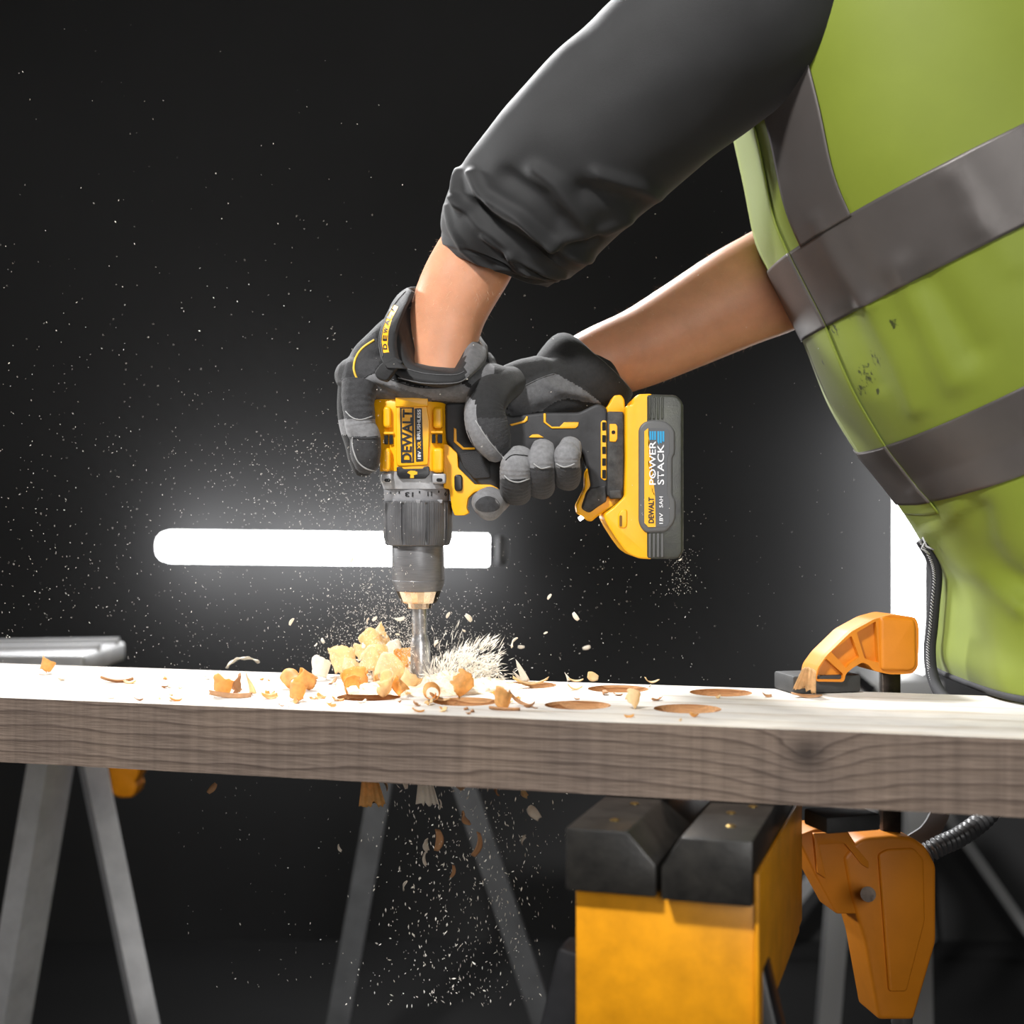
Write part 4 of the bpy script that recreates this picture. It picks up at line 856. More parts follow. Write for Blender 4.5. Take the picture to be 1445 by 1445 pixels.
# left hand, on the back of the drill
Q1 = lambda u_, v_: (440 + u_ / 4.8167, 380 + v_ / 4.8167)
lg = cloth_mass('work_glove', [
    [(688, 540, 1.235, 26, 60), (650, 546, 1.235, 27, 66), (600, 545, 1.233, 29, 68), (550, 538, 1.232, 34, 66), (512, 532, 1.232, 30, 58)],
    [(560, 470, 1.238, 26, 40), (530, 500, 1.236, 28, 46), (508, 535, 1.233, 27, 52), (506, 555, 1.232, 21, 50)],
    [(688, 518, 1.25, 14, 40), (690, 532, 1.25, 20, 46), (684, 550, 1.245, 18, 44)]], person, [GBK, GGY, GMD, GDK], nz=0.0012,
    extra=[([Q1(330, 770), Q1(450, 800), Q1(560, 860)], 5, -0.002), ([Q1(200, 760), Q1(320, 790), Q1(420, 850)], 5, 0.002)])
paint(lg, [(3, [Q1(250, 560), Q1(430, 430), Q1(480, 600), Q1(420, 700), Q1(320, 760), Q1(200, 745)]),
           (1, [Q1(320, 770), Q1(360, 730), Q1(430, 705), Q1(520, 740), Q1(720, 800), Q1(900, 800), Q1(1010, 770), Q1(1150, 850), Q1(1120, 900), Q1(1000, 905), Q1(800, 890), Q1(600, 900), Q1(430, 880), Q1(330, 800)]),
           (2, [Q1(330, 790), Q1(440, 775), Q1(560, 795), Q1(700, 840), Q1(820, 880), Q1(800, 930), Q1(500, 930), Q1(420, 870)]),
           (3, [Q1(185, 750), Q1(330, 790), Q1(420, 860), Q1(380, 1000), Q1(230, 960), Q1(200, 850)]),
           (2, [Q1(1030, 720), Q1(1090, 560), Q1(1240, 660), Q1(1235, 750), Q1(1130, 840)])])
def zone_idx(c, q):
    y = q[1]
    return 3 if y < 591 else (1 if y < 616 else 3)
finger('index_finger', [(508, 545, 1.200, 26, 30), (505, 565, 1.196, 23, 26), (507, 585, 1.194, 22, 24), (509, 603, 1.194, 21.5, 24), (515, 616, 1.194, 21.5, 23), (516, 640, 1.195, 21.5, 23), (517.5, 652, 1.196, 18.5, 20)], lg, zone_idx, [GBK, GGY, GMD, GDK], ribbed(0.05, 0.5, 7, 0.012))
finger('middle_finger', [(500, 548, 1.228, 23, 26), (497, 575, 1.226, 21, 24), (499, 600, 1.226, 20, 22), (506, 625, 1.226, 19.5, 22), (510, 645, 1.227, 19, 21), (512, 658, 1.228, 16, 18)], lg, lambda c, q: 1 if 592 < q[1] < 614 else 0, [GBK, GGY])
finger('ring_finger', [(502, 548, 1.258, 22, 24), (499, 575, 1.257, 20, 22), (501, 600, 1.257, 19, 22), (510, 640, 1.257, 18, 20), (512, 650, 1.257, 15, 17)], lg, lambda c, q: 0, [GBK])
finger('little_finger', [(508, 545, 1.284, 19, 21), (505, 575, 1.284, 17, 19), (509, 605, 1.282, 16, 18), (514, 628, 1.28, 14, 15)], lg, lambda c, q: 0, [GBK])
finger('thumb', [(672, 530, 1.275, 26, 26), (668, 560, 1.282, 24, 24), (655, 590, 1.283, 22, 22), (640, 612, 1.28, 19, 19)], lg, lambda c, q: 0, [GBK])
def seam(parent, q, tree, r=0.00045, m=SEAM, sub=6, off=0.0003, name='seam', Yd=1.2):
    rope(name, [drop(tree, x, y, off, Yd) for x, y in cat_rom([tuple(map(float, p)) for p in q], sub)], r, m, parent, 6)
tl = bvh_of(lg); ti = bvh_of(*[o for o in C.objects if o.parent is lg and o.name.startswith('index_finger')])
seam(lg, [Q1(425, 480), Q1(345, 535), Q1(300, 600), Q1(285, 670), Q1(300, 730), Q1(322, 758)], tl, 0.0010, PIPE, name='piping', off=0.0006)
seam(lg, [Q1(278, 1142), Q1(274, 1180), Q1(285, 1240), Q1(315, 1310), Q1(370, 1355), Q1(440, 1372)], ti, 0.0006)
seam(lg, [Q1(278, 1143), Q1(340, 1150), Q1(440, 1146)], ti, 0.0005, GDK)
seam(lg, [Q1(230, 965), Q1(270, 1005), Q1(330, 1022), Q1(410, 1000)], ti, 0.0005)
seam(lg, [Q1(320, 765), Q1(420, 705), Q1(520, 742), Q1(700, 800), Q1(880, 806), Q1(1010, 776)], tl, 0.0004, GDK)
# cuff of the left glove: a folded ring round the wrist, open towards the viewer
rim = [(573, 408, 1.240), (564, 430, 1.215), (563, 460, 1.195), (567, 490, 1.183), (578, 512, 1.176), (610, 523, 1.173), (642, 525, 1.176), (656, 510, 1.192), (666, 482, 1.225), (664, 462, 1.262), (640, 430, 1.288), (600, 408, 1.285)]
low = [(556, 422, 1.240), (541, 450, 1.207), (535, 478, 1.186), (541, 510, 1.172), (560, 532, 1.165), (600, 543, 1.163), (645, 543, 1.167), (672, 530, 1.180), (693, 508, 1.222), (690, 488, 1.27), (655, 455, 1.305), (590, 425, 1.30)]
def closed_cr(pts_, sub):
    n_ = len(pts_); ext = [pts_[-1]] + list(pts_) + [pts_[0], pts_[1]]; out = []
    for i in range(1, n_ + 1):
        p0, p1, p2, p3 = ext[i - 1], ext[i], ext[i + 1], ext[i + 2] if i + 2 < len(ext) else ext[2]
        for k in range(sub):
            t = k / sub; out.append(Vector([0.5 * (2 * b + (c - a) * t + (2 * a - 5 * b + 4 * c - d) * t * t + (3 * b - a - 3 * c + d) * t ** 3) for a, b, c, d in zip(p0, p1, p2, p3)]))
    return out
rimv = closed_cr([tuple(P(*q)) for q in rim], 10); lowv = closed_cr([tuple(P(*q)) for q in low], 10)
wc = P(620, 500, 1.236); base_v = P(612, 550, 1.236)
inner1 = [p + (wc - p) * 0.14 for p in rimv]; inner2 = [p + (base_v - p) * 0.45 for p in rimv]
mid = [(a + b) / 2 + ((a + b) / 2 - wc).normalized() * 0.0012 for a, b in zip(rimv, lowv)]
under = [p + (base_v - p) * 0.35 for p in lowv]
rtop = [p + (p - wc).normalized() * 0.0015 for p in rimv]
bm = bmesh.new(); loft_into(bm, [inner2, inner1, rimv, rtop, mid, lowv, under], caps=False)
me = mesh_of(bm); cuff = link('cuff', me, lg, mats=[GST, GMD], smooth=60)
folds(me, [], 0.0012, 60)
for p in me.polygons:
    x, y = px_of(p.center)
    if x > 657 and p.center.y < 1.29: p.material_index = 1
s1 = cuff.modifiers.new('s', 'SUBSURF'); s1.levels = s1.render_levels = 1
# strap round the back of the wrist with its printed tab
so = cat_rom([tuple(map(float, q)) for q in [(574, 406, 1.232), (557, 423, 1.222), (541, 452, 1.196), (534, 478, 1.176), (537, 503, 1.163), (545, 519, 1.158)]], 8)
si = cat_rom([tuple(map(float, q)) for q in [(582, 412, 1.222), (570, 434, 1.200), (559, 462, 1.181), (556, 484, 1.170), (560, 506, 1.160), (572, 520, 1.156)]], 8)
bm = bmesh.new(); lay = []
for a, b in zip(so, si):
    A_, B_ = P(*a), P(*b); n_ = (B_ - A_).normalized(); bk = Vector((0.002, 0.004, 0))
    lay.append([A_, A_ + (B_ - A_) * 0.12 + Vector((-0.0008, -0.0012, 0)), A_ + (B_ - A_) * 0.88 + Vector((-0.0004, -0.0012, 0)), B_, B_ + bk, A_ + bk])
loft_into(bm, lay); strap = link('wrist_strap', mesh_of(bm), lg, mats=[GST], smooth=50)
ts = bvh_of(strap)
decal('strap_label', [(556, 430), (562, 433), (553, 450), (548, 468), (547, 486), (549, 497), (541, 498), (538.5, 482), (541, 460), (548, 444)], ts, YPR, lg, off=0.0004, cuts=1)
for s_, (x, y), ang in (('T', (553.5, 437), 62), ('L', (549.5, 446), 66), ('A', (546.5, 455), 72), ('W', (544.3, 466), 78), ('E', (543.3, 477), 84), ('D', (543.3, 489), 92)):
    lettering(s_, x, y, 8, 6, ang, ts, INK, lg, bold=0.03, off=0.0010)
seam(lg, [(572, 411), (556, 430), (543, 455), (537.5, 480), (540, 503)], ts, 0.0004, GMD)
tc_ = bvh_of(cuff)
seam(lg, [(566, 518), (600, 527), (640, 529), (655, 524)], tc_, 0.0004, GMD)
seam(lg, [(562, 533), (600, 541), (645, 540), (662, 530)], tc_, 0.0005, GMD)
prism('strap_loop', rnd([Q1(470, 640), Q1(560, 590), Q1(625, 630), Q1(560, 690), Q1(510, 760), Q1(440, 740), Q1(425, 700)], 4), 1.158, 0.014, GST, lg, 0.003)

# right hand, round the handle
R3 = Q3
rg = cloth_mass('work_glove', [
    [(842, 536, 1.287, 44, 42), (815, 542, 1.282, 52, 48), (775, 552, 1.268, 46, 44), (735, 560, 1.258, 36, 40), (705, 566, 1.25, 26, 36)],
    [(760, 540, 1.262, 38, 36), (725, 543, 1.250, 32, 28), (702, 553, 1.240, 27, 24)],
    [(850, 550, 1.285, 30, 34), (800, 575, 1.275, 22, 30), (750, 585, 1.268, 20, 30)],
    [(760, 575, 1.275, 26, 26), (752, 620, 1.275, 26, 24), (748, 670, 1.272, 26, 22)]], person, [GBK, GMD, GGY, GDK], nz=0.0012,
    extra=[([R3(460, 540), R3(560, 460), R3(700, 400), R3(780, 372)], 4, 0.0015), ([R3(440, 560), R3(480, 640)], 5, -0.002), ([R3(700, 420), R3(800, 480), R3(960, 520), R3(1080, 570)], 7, 0.003), ([R3(690, 620), R3(860, 545), R3(1000, 560)], 8, -0.002)])
paint(rg, [(1, [R3(445, 545), R3(560, 465), R3(690, 400), R3(785, 368), R3(960, 465), R3(1110, 578), R3(980, 560), R3(870, 540), R3(790, 560), R3(700, 625), R3(480, 670)]), (1, [R3(420, 590), R3(470, 620), R3(475, 680), R3(430, 690)])])
finger('thumb', [(722, 540, 1.246, 22, 24), (706, 546, 1.222, 26, 26), (691, 559, 1.202, 29, 25), (684, 580, 1.191, 29, 24), (688, 604, 1.189, 30, 24), (697, 625, 1.192, 26, 21), (702, 635, 1.195, 20, 17)], rg,
       lambda c, q: 2 if (inside([R3(150, 500), R3(245, 560), R3(250, 690), R3(340, 830), R3(450, 950), R3(430, 1000), R3(120, 1000)], *q)) else (3 if q[1] > 590 else 0), [GBK, GMD, GGY, GDK], ribbed(0.45, 0.98, 16, 0.006), n=56, sub=18)
def fz(y1, y2): return lambda c, q: 2 if (q[1] < y1 and c.y < 1.205) else 3
for nm, x, yb_, yt, rr, yA, lean in (('middle_finger', 729, 712, 634, 22.5, 676, 5), ('ring_finger', 764, 703, 622, 19.5, 660, 2), ('little_finger', 801, 691, 618, 18.5, 660, 4)):
    yl = yb_ - rr
    finger(nm, [(x + 3, yl - 30, 1.262, rr, rr * 1.05), (x + 1, yl - 6, 1.245, rr, rr), (x, yl + 1, 1.222, rr, rr), (x - 1, yl - 2, 1.200, rr, rr), (x - 1, yl - 14, 1.188, rr, rr * 0.95), (x - 1, (yl + yt) / 2 - 2, 1.184, rr, rr * 0.95), (x + lean * 0.3, yt + 22, 1.188, rr * 0.98, rr * 0.92), (x + lean, yt + 12, 1.193, rr * 0.86, rr * 0.8)], rg, fz(yA, 0), [GBK, GMD, GGY, GDK], ribbed(0.30, 0.72, 13, 0.018), n=44, sub=16)
finger('index_finger', [(712, 688, 1.262, 20, 20), (700, 703, 1.240, 21, 20), (692, 709, 1.215, 22, 21), (688, 712, 1.192, 23.5, 20), (687, 713, 1.184, 22, 17)], rg, lambda c, q: 2, [GBK, GMD, GGY, GDK], n=44, sub=14)
tip_ = bvh_of([o for o in C.objects if o.parent is rg and o.name.startswith('index_finger')][0])
decal('fingertip_pad', [(688 + 17.5 * math.cos(a) + 1.5 * math.sin(2 * a), 711.5 + 11.5 * math.sin(a)) for a in (2 * math.pi * j / 28 for j in range(28))], tip_, GDK, rg, off=0.0006, cuts=2, Yd=1.18)
tt_ = bvh_of(*[o for o in C.objects if o.parent is rg])
seam(rg, [R3(245, 690), R3(330, 820), R3(440, 950)], tt_, 0.0005)
seam(rg, [R3(190, 760), R3(240, 870), R3(330, 960)], tt_, 0.0004, GBK)
seam(rg, [R3(440, 1065), R3(480, 1098), R3(540, 1110), R3(612, 1086)], tt_, 0.0006)
seam(rg, [R3(640, 985), R3(690, 1015), R3(755, 1005)], tt_, 0.0006)
seam(rg, [R3(795, 985), R3(850, 1008), R3(920, 985)], tt_, 0.0006)
seam(rg, [R3(450, 960), R3(500, 925), R3(600, 930)], tt_, 0.0005, GBK)
trg = bvh_of(rg)
seam(rg, [R3(445, 548), R3(560, 466), R3(690, 402), R3(780, 372)], trg, 0.0004, GMD)
# cuff of the right glove
def cuff_ring(a, b, Y, rd, n_=56):
    A_, B_ = P(*a, Y), P(*b, Y); c = (A_ + B_) / 2; h = (A_ - B_) / 2; ax = h.cross(Vector((0, 1, 0))).normalized(); yv = Vector((0.0, 1, 0))
    return [c + h * math.cos(q) + yv * (rd * math.sin(q)) for q in (2 * math.pi * j / n_ for j in range(n_))]
bm = bmesh.new()
loft_into(bm, [cuff_ring((815, 490), (880, 562), 1.29, 0.030), cuff_ring((803, 474), (892, 556), 1.292, 0.0345), cuff_ring((801, 471), (894, 555), 1.292, 0.0362), cuff_ring((786, 468), (886, 572), 1.29, 0.0372), cuff_ring((772, 480), (872, 580), 1.287, 0.036), cuff_ring((756, 503), (856, 584), 1.283, 0.0352), cuff_ring((752, 512), (845, 582), 1.28, 0.030)], caps=False)
me = mesh_of(bm); folds(me, [], 0.0015, 50)
cf = link('cuff', me, rg, mats=[GBK], smooth=180); s1 = cf.modifiers.new('s', 'SUBSURF'); s1.levels = s1.render_levels = 1

# ------------------------------------------------------------------ shavings, chips and dust
CURL = mat('pine_shaving', (244, 220, 176), 0.6, var=0.10, vscale=220, stretch=(1, 1, 3), trans=0.5, bump=0.4, bscale=900)
CURL2 = mat('amber_shaving', (238, 192, 122), 0.55, var=0.16, vscale=180, trans=0.55, bump=0.4, bscale=900)
CHIP = mat('white_chip', (240, 232, 218), 0.7, var=0.06, vscale=150, trans=0.35)
DUST = mat('sawdust_white', (250, 246, 238), 0.8, trans=0.3)
TAN = mat('tan_chip', (196, 150, 108), 0.7, var=0.15, vscale=200, trans=0.3)
TAN2 = mat('tan_fan_shaving', (226, 184, 132), 0.7, var=0.15, vscale=200, trans=0.15)
LATER = []
def sheet(fn, nu, nv):
    v = [fn(i / nu, j / nv) for i in range(nu + 1) for j in range(nv + 1)]; n1 = nv + 1
    return pydata(v, [(i * n1 + j, (i + 1) * n1 + j, (i + 1) * n1 + j + 1, i * n1 + j + 1) for i in range(nu) for j in range(nv)])
def rag(rs, j, nv): return rs[j % len(rs)]
def curl(size, wd=1.0, turns=0.8, cone=0.3, seed=0):
    rr = random.Random(seed); R0 = size * 0.5; off = Vector((rr.uniform(0, 50), rr.uniform(0, 50), seed))
    def fn(u_, v_):
        ed = noise.noise(Vector((v_ * 4.5, 0, 3)) + off) * 0.35 + noise.noise(Vector((v_ * 14, 0, 7)) + off) * 0.14
        a = (u_ * (1 + ed * (1 if u_ > 0.5 else -1) * abs(u_ - 0.5) * 2)) * turns * 2 * math.pi
        R = R0 * (1 - 0.34 * u_) * (1 + cone * (v_ - 0.5)) * (1 + 0.16 * noise.noise(Vector((u_ * 2.5, v_ * 2.0, 0)) + off) + 0.05 * noise.noise(Vector((u_ * 9, v_ * 9, 0)) + off))
        eg = 0.14 * noise.noise(Vector((u_ * 5, 9, 0)) + off) + 0.07 * noise.noise(Vector((u_ * 17, 4, 0)) + off)
        vv = (v_ - 0.5) * (1 + eg * 2) * (0.55 + 0.45 * math.sin(math.pi * (0.15 + 0.7 * u_)))
        return Vector((math.cos(a) * R, vv * size * wd + 0.10 * size * math.sin(a * 1.3 + seed), math.sin(a) * R + 0.10 * size * v_ * v_))
    return sheet(fn, 22, 9)
def flake(size, asp=0.5, bend=0.35, seed=0):
    rr = random.Random(seed); e = [rr.uniform(0.6, 1.0) for _ in range(8)]
    def fn(u_, v_):
        wv = (0.35 + 0.65 * math.sin(math.pi * min(1, 0.12 + u_ * 0.8))) * asp
        return Vector(((u_ - 0.5) * size * (0.85 + 0.15 * e[int(v_ * 4)]), (v_ - 0.5) * size * wv, bend * size * (u_ - 0.5) ** 2 * 2 + 0.05 * size * math.sin(v_ * 5 + seed)))
    return sheet(fn, 8, 4)
def spike(size, wd=0.25, seed=0):
    rr = random.Random(seed); k1 = rr.uniform(-0.25, 0.25)
    def fn(u_, v_): return Vector(((v_ - 0.5) * size * wd * (1 - u_) ** 0.7 + k1 * size * u_ * u_, 0.04 * size * math.sin(v_ * 6), u_ * size * (0.85 + 0.15 * math.sin(v_ * 7 + seed))))
    return sheet(fn, 8, 3)
def brush(size, seed=0):
    rr = random.Random(seed); e = [rr.uniform(0.82, 1.06) for _ in range(20)]
    def fn(u_, v_):
        w_ = 0.32 + 0.25 * u_; k = e[int(v_ * 12)] if u_ > 0.9 else 1
        return Vector(((v_ - 0.5) * size * w_ * 1.7 + 0.10 * size * u_, 0.18 * size * math.sin(v_ * math.pi) + 0.04 * size * math.sin(v_ * 25), -u_ * size * k))
    return sheet(fn, 10, 14)
def arch(size, seed=0):
    def fn(u_, v_):
        a = math.radians(165 - 125 * u_); R = size * 0.62
        return Vector((math.cos(a) * R * 1.15 + 0.05 * size * math.sin(8 * v_), (v_ - 0.5) * size * 0.45 * (1 - 0.5 * u_), math.sin(a) * R * 0.9 * (1 - 0.18 * v_) + 0.04 * size * math.sin(u_ * 20 + v_ * 6)))
    return sheet(fn, 14, 6)
KIND = dict(curl=curl, flake=flake, spike=spike, brush=brush, arch=arch)
SHARED = {}
def chip(kind, px, py, size, rot, label, m=CURL, group=None, Y=None, name='wood_shaving', th=0.0004, key=None, lift=0.0, cat='shaving', **kw):
    """size in photo pixels; lies on the plank at (px, py), or hangs in the air at distance Y"""
    Yd = Y if Y else on_top(px, py).y
    kk = (kind, key, m.name) if key is not None else None
    if kk and kk in SHARED: me = SHARED[kk][0]; scale = size * Yd / FPX / SHARED[kk][1]
    else:
        me = KIND[kind](size * Yd / FPX, seed=kw.pop('seed', int(px)), **kw); me.materials.append(m); me.shade_smooth(); scale = 1.0
        if kk: SHARED[kk] = (me, size * Yd / FPX)
    o = bpy.data.objects.new(name, me); C.objects.link(o)
    R = Matrix.Rotation(math.radians(rot[2]), 3, 'Z') @ Matrix.Rotation(math.radians(rot[1]), 3, 'Y') @ Matrix.Rotation(math.radians(rot[0]), 3, 'X')
    o.rotation_euler = R.to_euler(); o.scale = (scale,) * 3
    if Y: o.location = P(px, py, Y)
    else:
        lo = min((R @ v.co).z for v in me.vertices) * scale; o.location = on_top(px, py) + Vector((0, 0, -lo + 0.0003 + lift))
    s_ = o.modifiers.new('s', 'SOLIDIFY'); s_.thickness = th
    o['label'] = label; o['category'] = cat
    if group: o['group'] = group
    return o
chip('curl', 66, 950, 19, (70, 20, 10), 'small amber curl standing alone at the far end of the plank', CURL2, wd=0.9)
chip('flake', 165, 963, 46, (8, 4, 8), 'flat pale splinter lying past the lone amber curl', TAN, asp=0.18, bend=0.2)
chip('arch', 345, 944, 36, (0, 0, 8), 'tall white arched shaving on the back edge of the plank', CHIP)
chip('curl', 312, 982, 28, (85, 10, 20), 'amber curl standing upright in a dark frame of bark near the plank edge', CURL2, turns=0.6, wd=0.9)
chip('curl', 328, 980, 26, (80, -15, 60), 'brown shaving folded against the upright amber curl', TAN, turns=0.4, wd=0.9)
chip('spike', 357, 980, 34, (10, -8, 10), 'upright pointed splinter beside the upright amber curl', CURL, wd=0.3)
chip('flake', 325, 985, 66, (4, 2, -12), 'long thin brown strip lying in front of the upright amber curl', TAN, asp=0.10, bend=0.08)
chip('curl', 412, 972, 26, (10, 15, 40), 'amber curled shaving, larger of the pair lying before the heap', CURL2)
chip('curl', 430, 974, 27, (20, -10, 100), 'amber rolled shaving touching the larger of the pair', CURL2, turns=0.9)
chip('curl', 418, 988, 24, (70, 10, 10), 'amber cup shaped shaving at the front of the pair', CURL2, turns=0.6)
chip('flake', 380, 986, 24, (20, 5, 30), 'oval amber flake near the front edge of the plank', CURL2, asp=0.6)
chip('curl', 450, 958, 27, (75, 10, 30), 'white cup shaped shaving behind the amber pair', CHIP, turns=0.7)
chip('curl', 482, 952, 40, (80, -10, 20), 'broad cream shaving between the white cup and the heap', CURL, turns=0.55)
g1, l1 = 'shavings heaped beside the drill bit', 'curled pine shaving in the heap beside the drill bit'
rr = random.Random(4)
for px, py, s_, li in ((505, 972, 40, 0), (520, 966, 46, 0.004), (545, 972, 42, 0), (565, 968, 36, 0), (512, 958, 34, 0.014), (535, 955, 42, 0.016), (552, 958, 30, 0.014), (528, 962, 30, 0.024), (500, 980, 26, 0), (540, 984, 28, 0), (560, 985, 30, 0), (575, 978, 26, 0), (580, 964, 28, 0.004), (495, 960, 30, 0), (572, 958, 26, 0.010)):
    mm = rr.choice([CURL, CURL2, CURL, CHIP])
    o = chip('curl', px, py, s_, (rr.uniform(40, 100), rr.uniform(-30, 30), rr.uniform(0, 360)), l1, mm, g1, lift=li, turns=rr.uniform(0.45, 0.8), wd=rr.uniform(0.7, 1.1), cone=rr.uniform(0, 0.6))
    LATER.append((o, mm, 'curl', 'in the %s layer of the heap' % ('lowest' if li < 0.003 else 'middle' if li < 0.013 else 'top'), px, 'toward the drill bit'))
chip('arch', 530, 954, 26, (0, 0, 30), 'pale arched shaving on top of the heap', CHIP, lift=0.030)
chip('curl', 607, 990, 24, (5, 70, 20), 'dark amber rolled curl in front of the drill bit', CURL2, turns=1.1, wd=0.9)
chip('flake', 622, 989, 34, (25, 10, -25), 'pale tail shaving trailing from the rolled amber curl', CURL, asp=0.3)
chip('curl', 645, 982, 36, (35, 30, -20), 'broad brown shaving leaning on the white splinters', CURL2, turns=0.36, wd=0.9)
chip('flake', 662, 975, 26, (50, 10, 20), 'small amber flake above the broad brown shaving', CURL2, asp=0.6)
chip('curl', 708, 1000, 28, (80, 10, -20), 'amber hood shaped shaving on the front of the plank between two holes', CURL2, turns=0.45, wd=1.0)
chip('flake', 730, 997, 40, (60, 35, 10), 'curved brown tail joined to the hood shaped shaving', TAN, asp=0.16, bend=0.5)
chip('flake', 712, 1003, 46, (3, 2, -6), 'thin brown strip under the hood shaped shaving', TAN, asp=0.09, bend=0.06)
chip('spike', 742, 965, 36, (5, -22, 0), 'tall white splinter standing on the back edge of the plank', CHIP, wd=0.34)
chip('spike', 735, 963, 20, (5, -40, 20), 'short white splinter leaning on the tall one', CHIP, wd=0.3)
chip('flake', 748, 967, 52, (6, 3, 10), 'cream flat shaving under the tall white splinter', CURL, asp=0.25)
chip('spike', 803, 962, 14, (5, -15, 10), 'tiny upright splinter on the back edge beyond the holes', CHIP, wd=0.4)
chip('flake', 812, 962, 22, (15, 5, 0), 'tiny bent shaving beside the upright splinter', CURL, asp=0.3)
chip('flake', 836, 962, 16, (70, 20, 10), 'round pale flake standing on the back edge', CURL, asp=0.9)
chip('curl', 890, 1000, 22, (70, 25, 30), 'cream curl lying between the two front holes', CURL, turns=0.5)
chip('flake', 918, 964, 22, (30, 10, 20), 'pale twisted shaving on the back edge before the clamp', CURL, asp=0.3, bend=0.6)
chip('flake', 810, 974, 22, (20, 10, 20), 'cream bent shaving between the two rows of holes', CURL, asp=0.3, bend=0.5)
o = chip('brush', 1142, 984, 38, (25, 8, 12), 'fan shaped shaving leaning against the clamp pad', TAN2, seed=3)
chip('flake', 1138, 984, 44, (20, 5, 6), 'thick tan shaving at the foot of the clamp pad', TAN, asp=0.35, bend=0.15)
g2, l2 = 'small chips scattered on the plank', 'tiny pale wood chip scattered on the plank top'
for i in range(84):
    px = min(1300, max(20, rr.gauss(520, 190) if i < 80 else rr.uniform(60, 1240))); lim = 0.0395 * px
    py = rr.uniform(944 + lim * 0.68, 982 + lim)
    t_ = RZ.inverted() @ on_top(px, py)
    if any(math.hypot(t_.x - a, t_.y - b) < 0.03 for a, b in holes) or 1095 < px < 1220: continue
    mm = rr.choice([CURL, CHIP, CURL2, TAN])
    o = chip('flake', px, py, rr.uniform(6, 18), (rr.uniform(0, 35), rr.uniform(-15, 25), rr.uniform(0, 360)), l2, mm, g2, name='wood_chip', key=i % 5, cat='chip')
    zn = next(t for lim_, t in ((300, 'past the lone amber curl'), (440, 'around the upright amber curl'), (600, 'around the heap'), (720, 'around the white splinters'), (900, 'among the drilled holes'), (1100, 'between holes and clamp'), (9999, 'beyond the clamp pad')) if px < lim_)
    LATER.append((o, mm, 'chip', zn + (' near the back edge' if t_.y > 1.1 else ' near the front edge'), px, 'toward the clamp'))
# chips in the air
g3, l3 = 'chips flying round the drill', 'pale wood chip flying in the air near the drill'
for px, py, s_, Y, kd in ((564, 874, 14, 1.22, 'flake'), (518, 876, 10, 1.22, 'flake'), (529, 873, 9, 1.25, 'flake'), (411, 877, 11, 1.22, 'flake'), (735, 913, 10, 1.08, 'flake'), (828, 914, 11, 1.06, 'flake'), (812, 870, 13, 1.22, 'flake'), (775, 842, 9, 1.2, 'flake'), (662, 872, 14, 1.23, 'flake'), (632, 868, 9, 1.23, 'flake'), (512, 911, 15, 1.22, 'flake'), (455, 904, 9, 1.1, 'flake'), (654, 890, 8, 1.23, 'flake'), (561, 895, 6, 1.23, 'flake'), (680, 915, 8, 1.22, 'flake'), (724, 906, 18, 1.23, 'flake'), (770, 893, 6, 1.23, 'flake'), (560, 920, 26, 1.23, 'flake'), (614, 908, 14, 1.22, 'flake'), (446, 910, 6, 1.24, 'flake'), (497, 790, 9, 1.2, 'flake'), (960, 790, 5, 1.2, 'flake')):
    o = chip(kd, px, py, s_, (rr.uniform(30, 120), rr.uniform(-60, 60), rr.uniform(0, 360)), l3, CHIP, g3, Y=Y, name='flying_chip', key=rr.randrange(4), cat='chip')
    LATER.append((o, CHIP, 'chip', 'flying ' + ('beside the drill chuck' if py < 850 else 'above the heap' if px < 600 else 'above the white splinters' if px < 720 else 'above the drilled holes'), px, 'toward the clamp'))
g4, l4 = 'chips falling below the plank', 'small wood chip falling below the plank under the drill'
chip('brush', 522, 1099, 40, (0, 0, 5), 'fan shaped amber shaving falling below the plank under the heap', CURL2, Y=1.16, name='falling_shaving', seed=5)
chip('brush', 600, 1102, 36, (0, 0, -10), 'white frayed shaving falling below the plank under the drill', CHIP, Y=1.16, name='falling_shaving', seed=9)
chip('flake', 646, 1103, 26, (80, 55, 0), 'tan flake dropping across the front of the plank', TAN, Y=1.06, name='falling_shaving', asp=0.55)
chip('flake', 300, 1112, 18, (80, -50, 0), 'tan diamond flake falling below the far half of the plank', TAN, Y=1.2, name='falling_shaving', asp=0.5)
for px, py, s_, mm in ((572, 1106, 14, CHIP), (655, 1155, 28, TAN), (620, 1185, 30, TAN), (676, 1192, 34, TAN), (700, 1116, 18, TAN), (738, 1118, 20, CURL), (752, 1146, 26, CHIP), (688, 1113, 8, CHIP), (545, 1108, 16, TAN), (622, 1135, 14, CHIP), (600, 1192, 22, CHIP), (737, 1185, 16, CHIP), (598, 1212, 20, CHIP), (640, 1230, 18, TAN), (570, 1250, 16, CHIP), (478, 1197, 12, CHIP)):
    o = chip('flake', px, py, s_, (rr.uniform(60, 120), rr.uniform(40, 90), rr.uniform(0, 360)), l4, mm, g4, Y=rr.uniform(1.1, 1.2), name='falling_chip', key=rr.randrange(4), cat='chip')
    LATER.append((o, mm, 'chip', 'falling under the plank ' + ('below the heap' if px < 590 else 'below the drill bit' if px < 660 else 'between drill and sawhorse'), py, 'downward'))
ORD = 'first second third fourth fifth sixth seventh eighth ninth tenth eleventh twelfth thirteenth fourteenth fifteenth'.split()
CW = {CURL.name: 'cream', CURL2.name: 'amber', CHIP.name: 'white', TAN.name: 'tan'}
sets = {}
for it in LATER: sets.setdefault((it[1].name, it[2], it[3]), []).append(it)
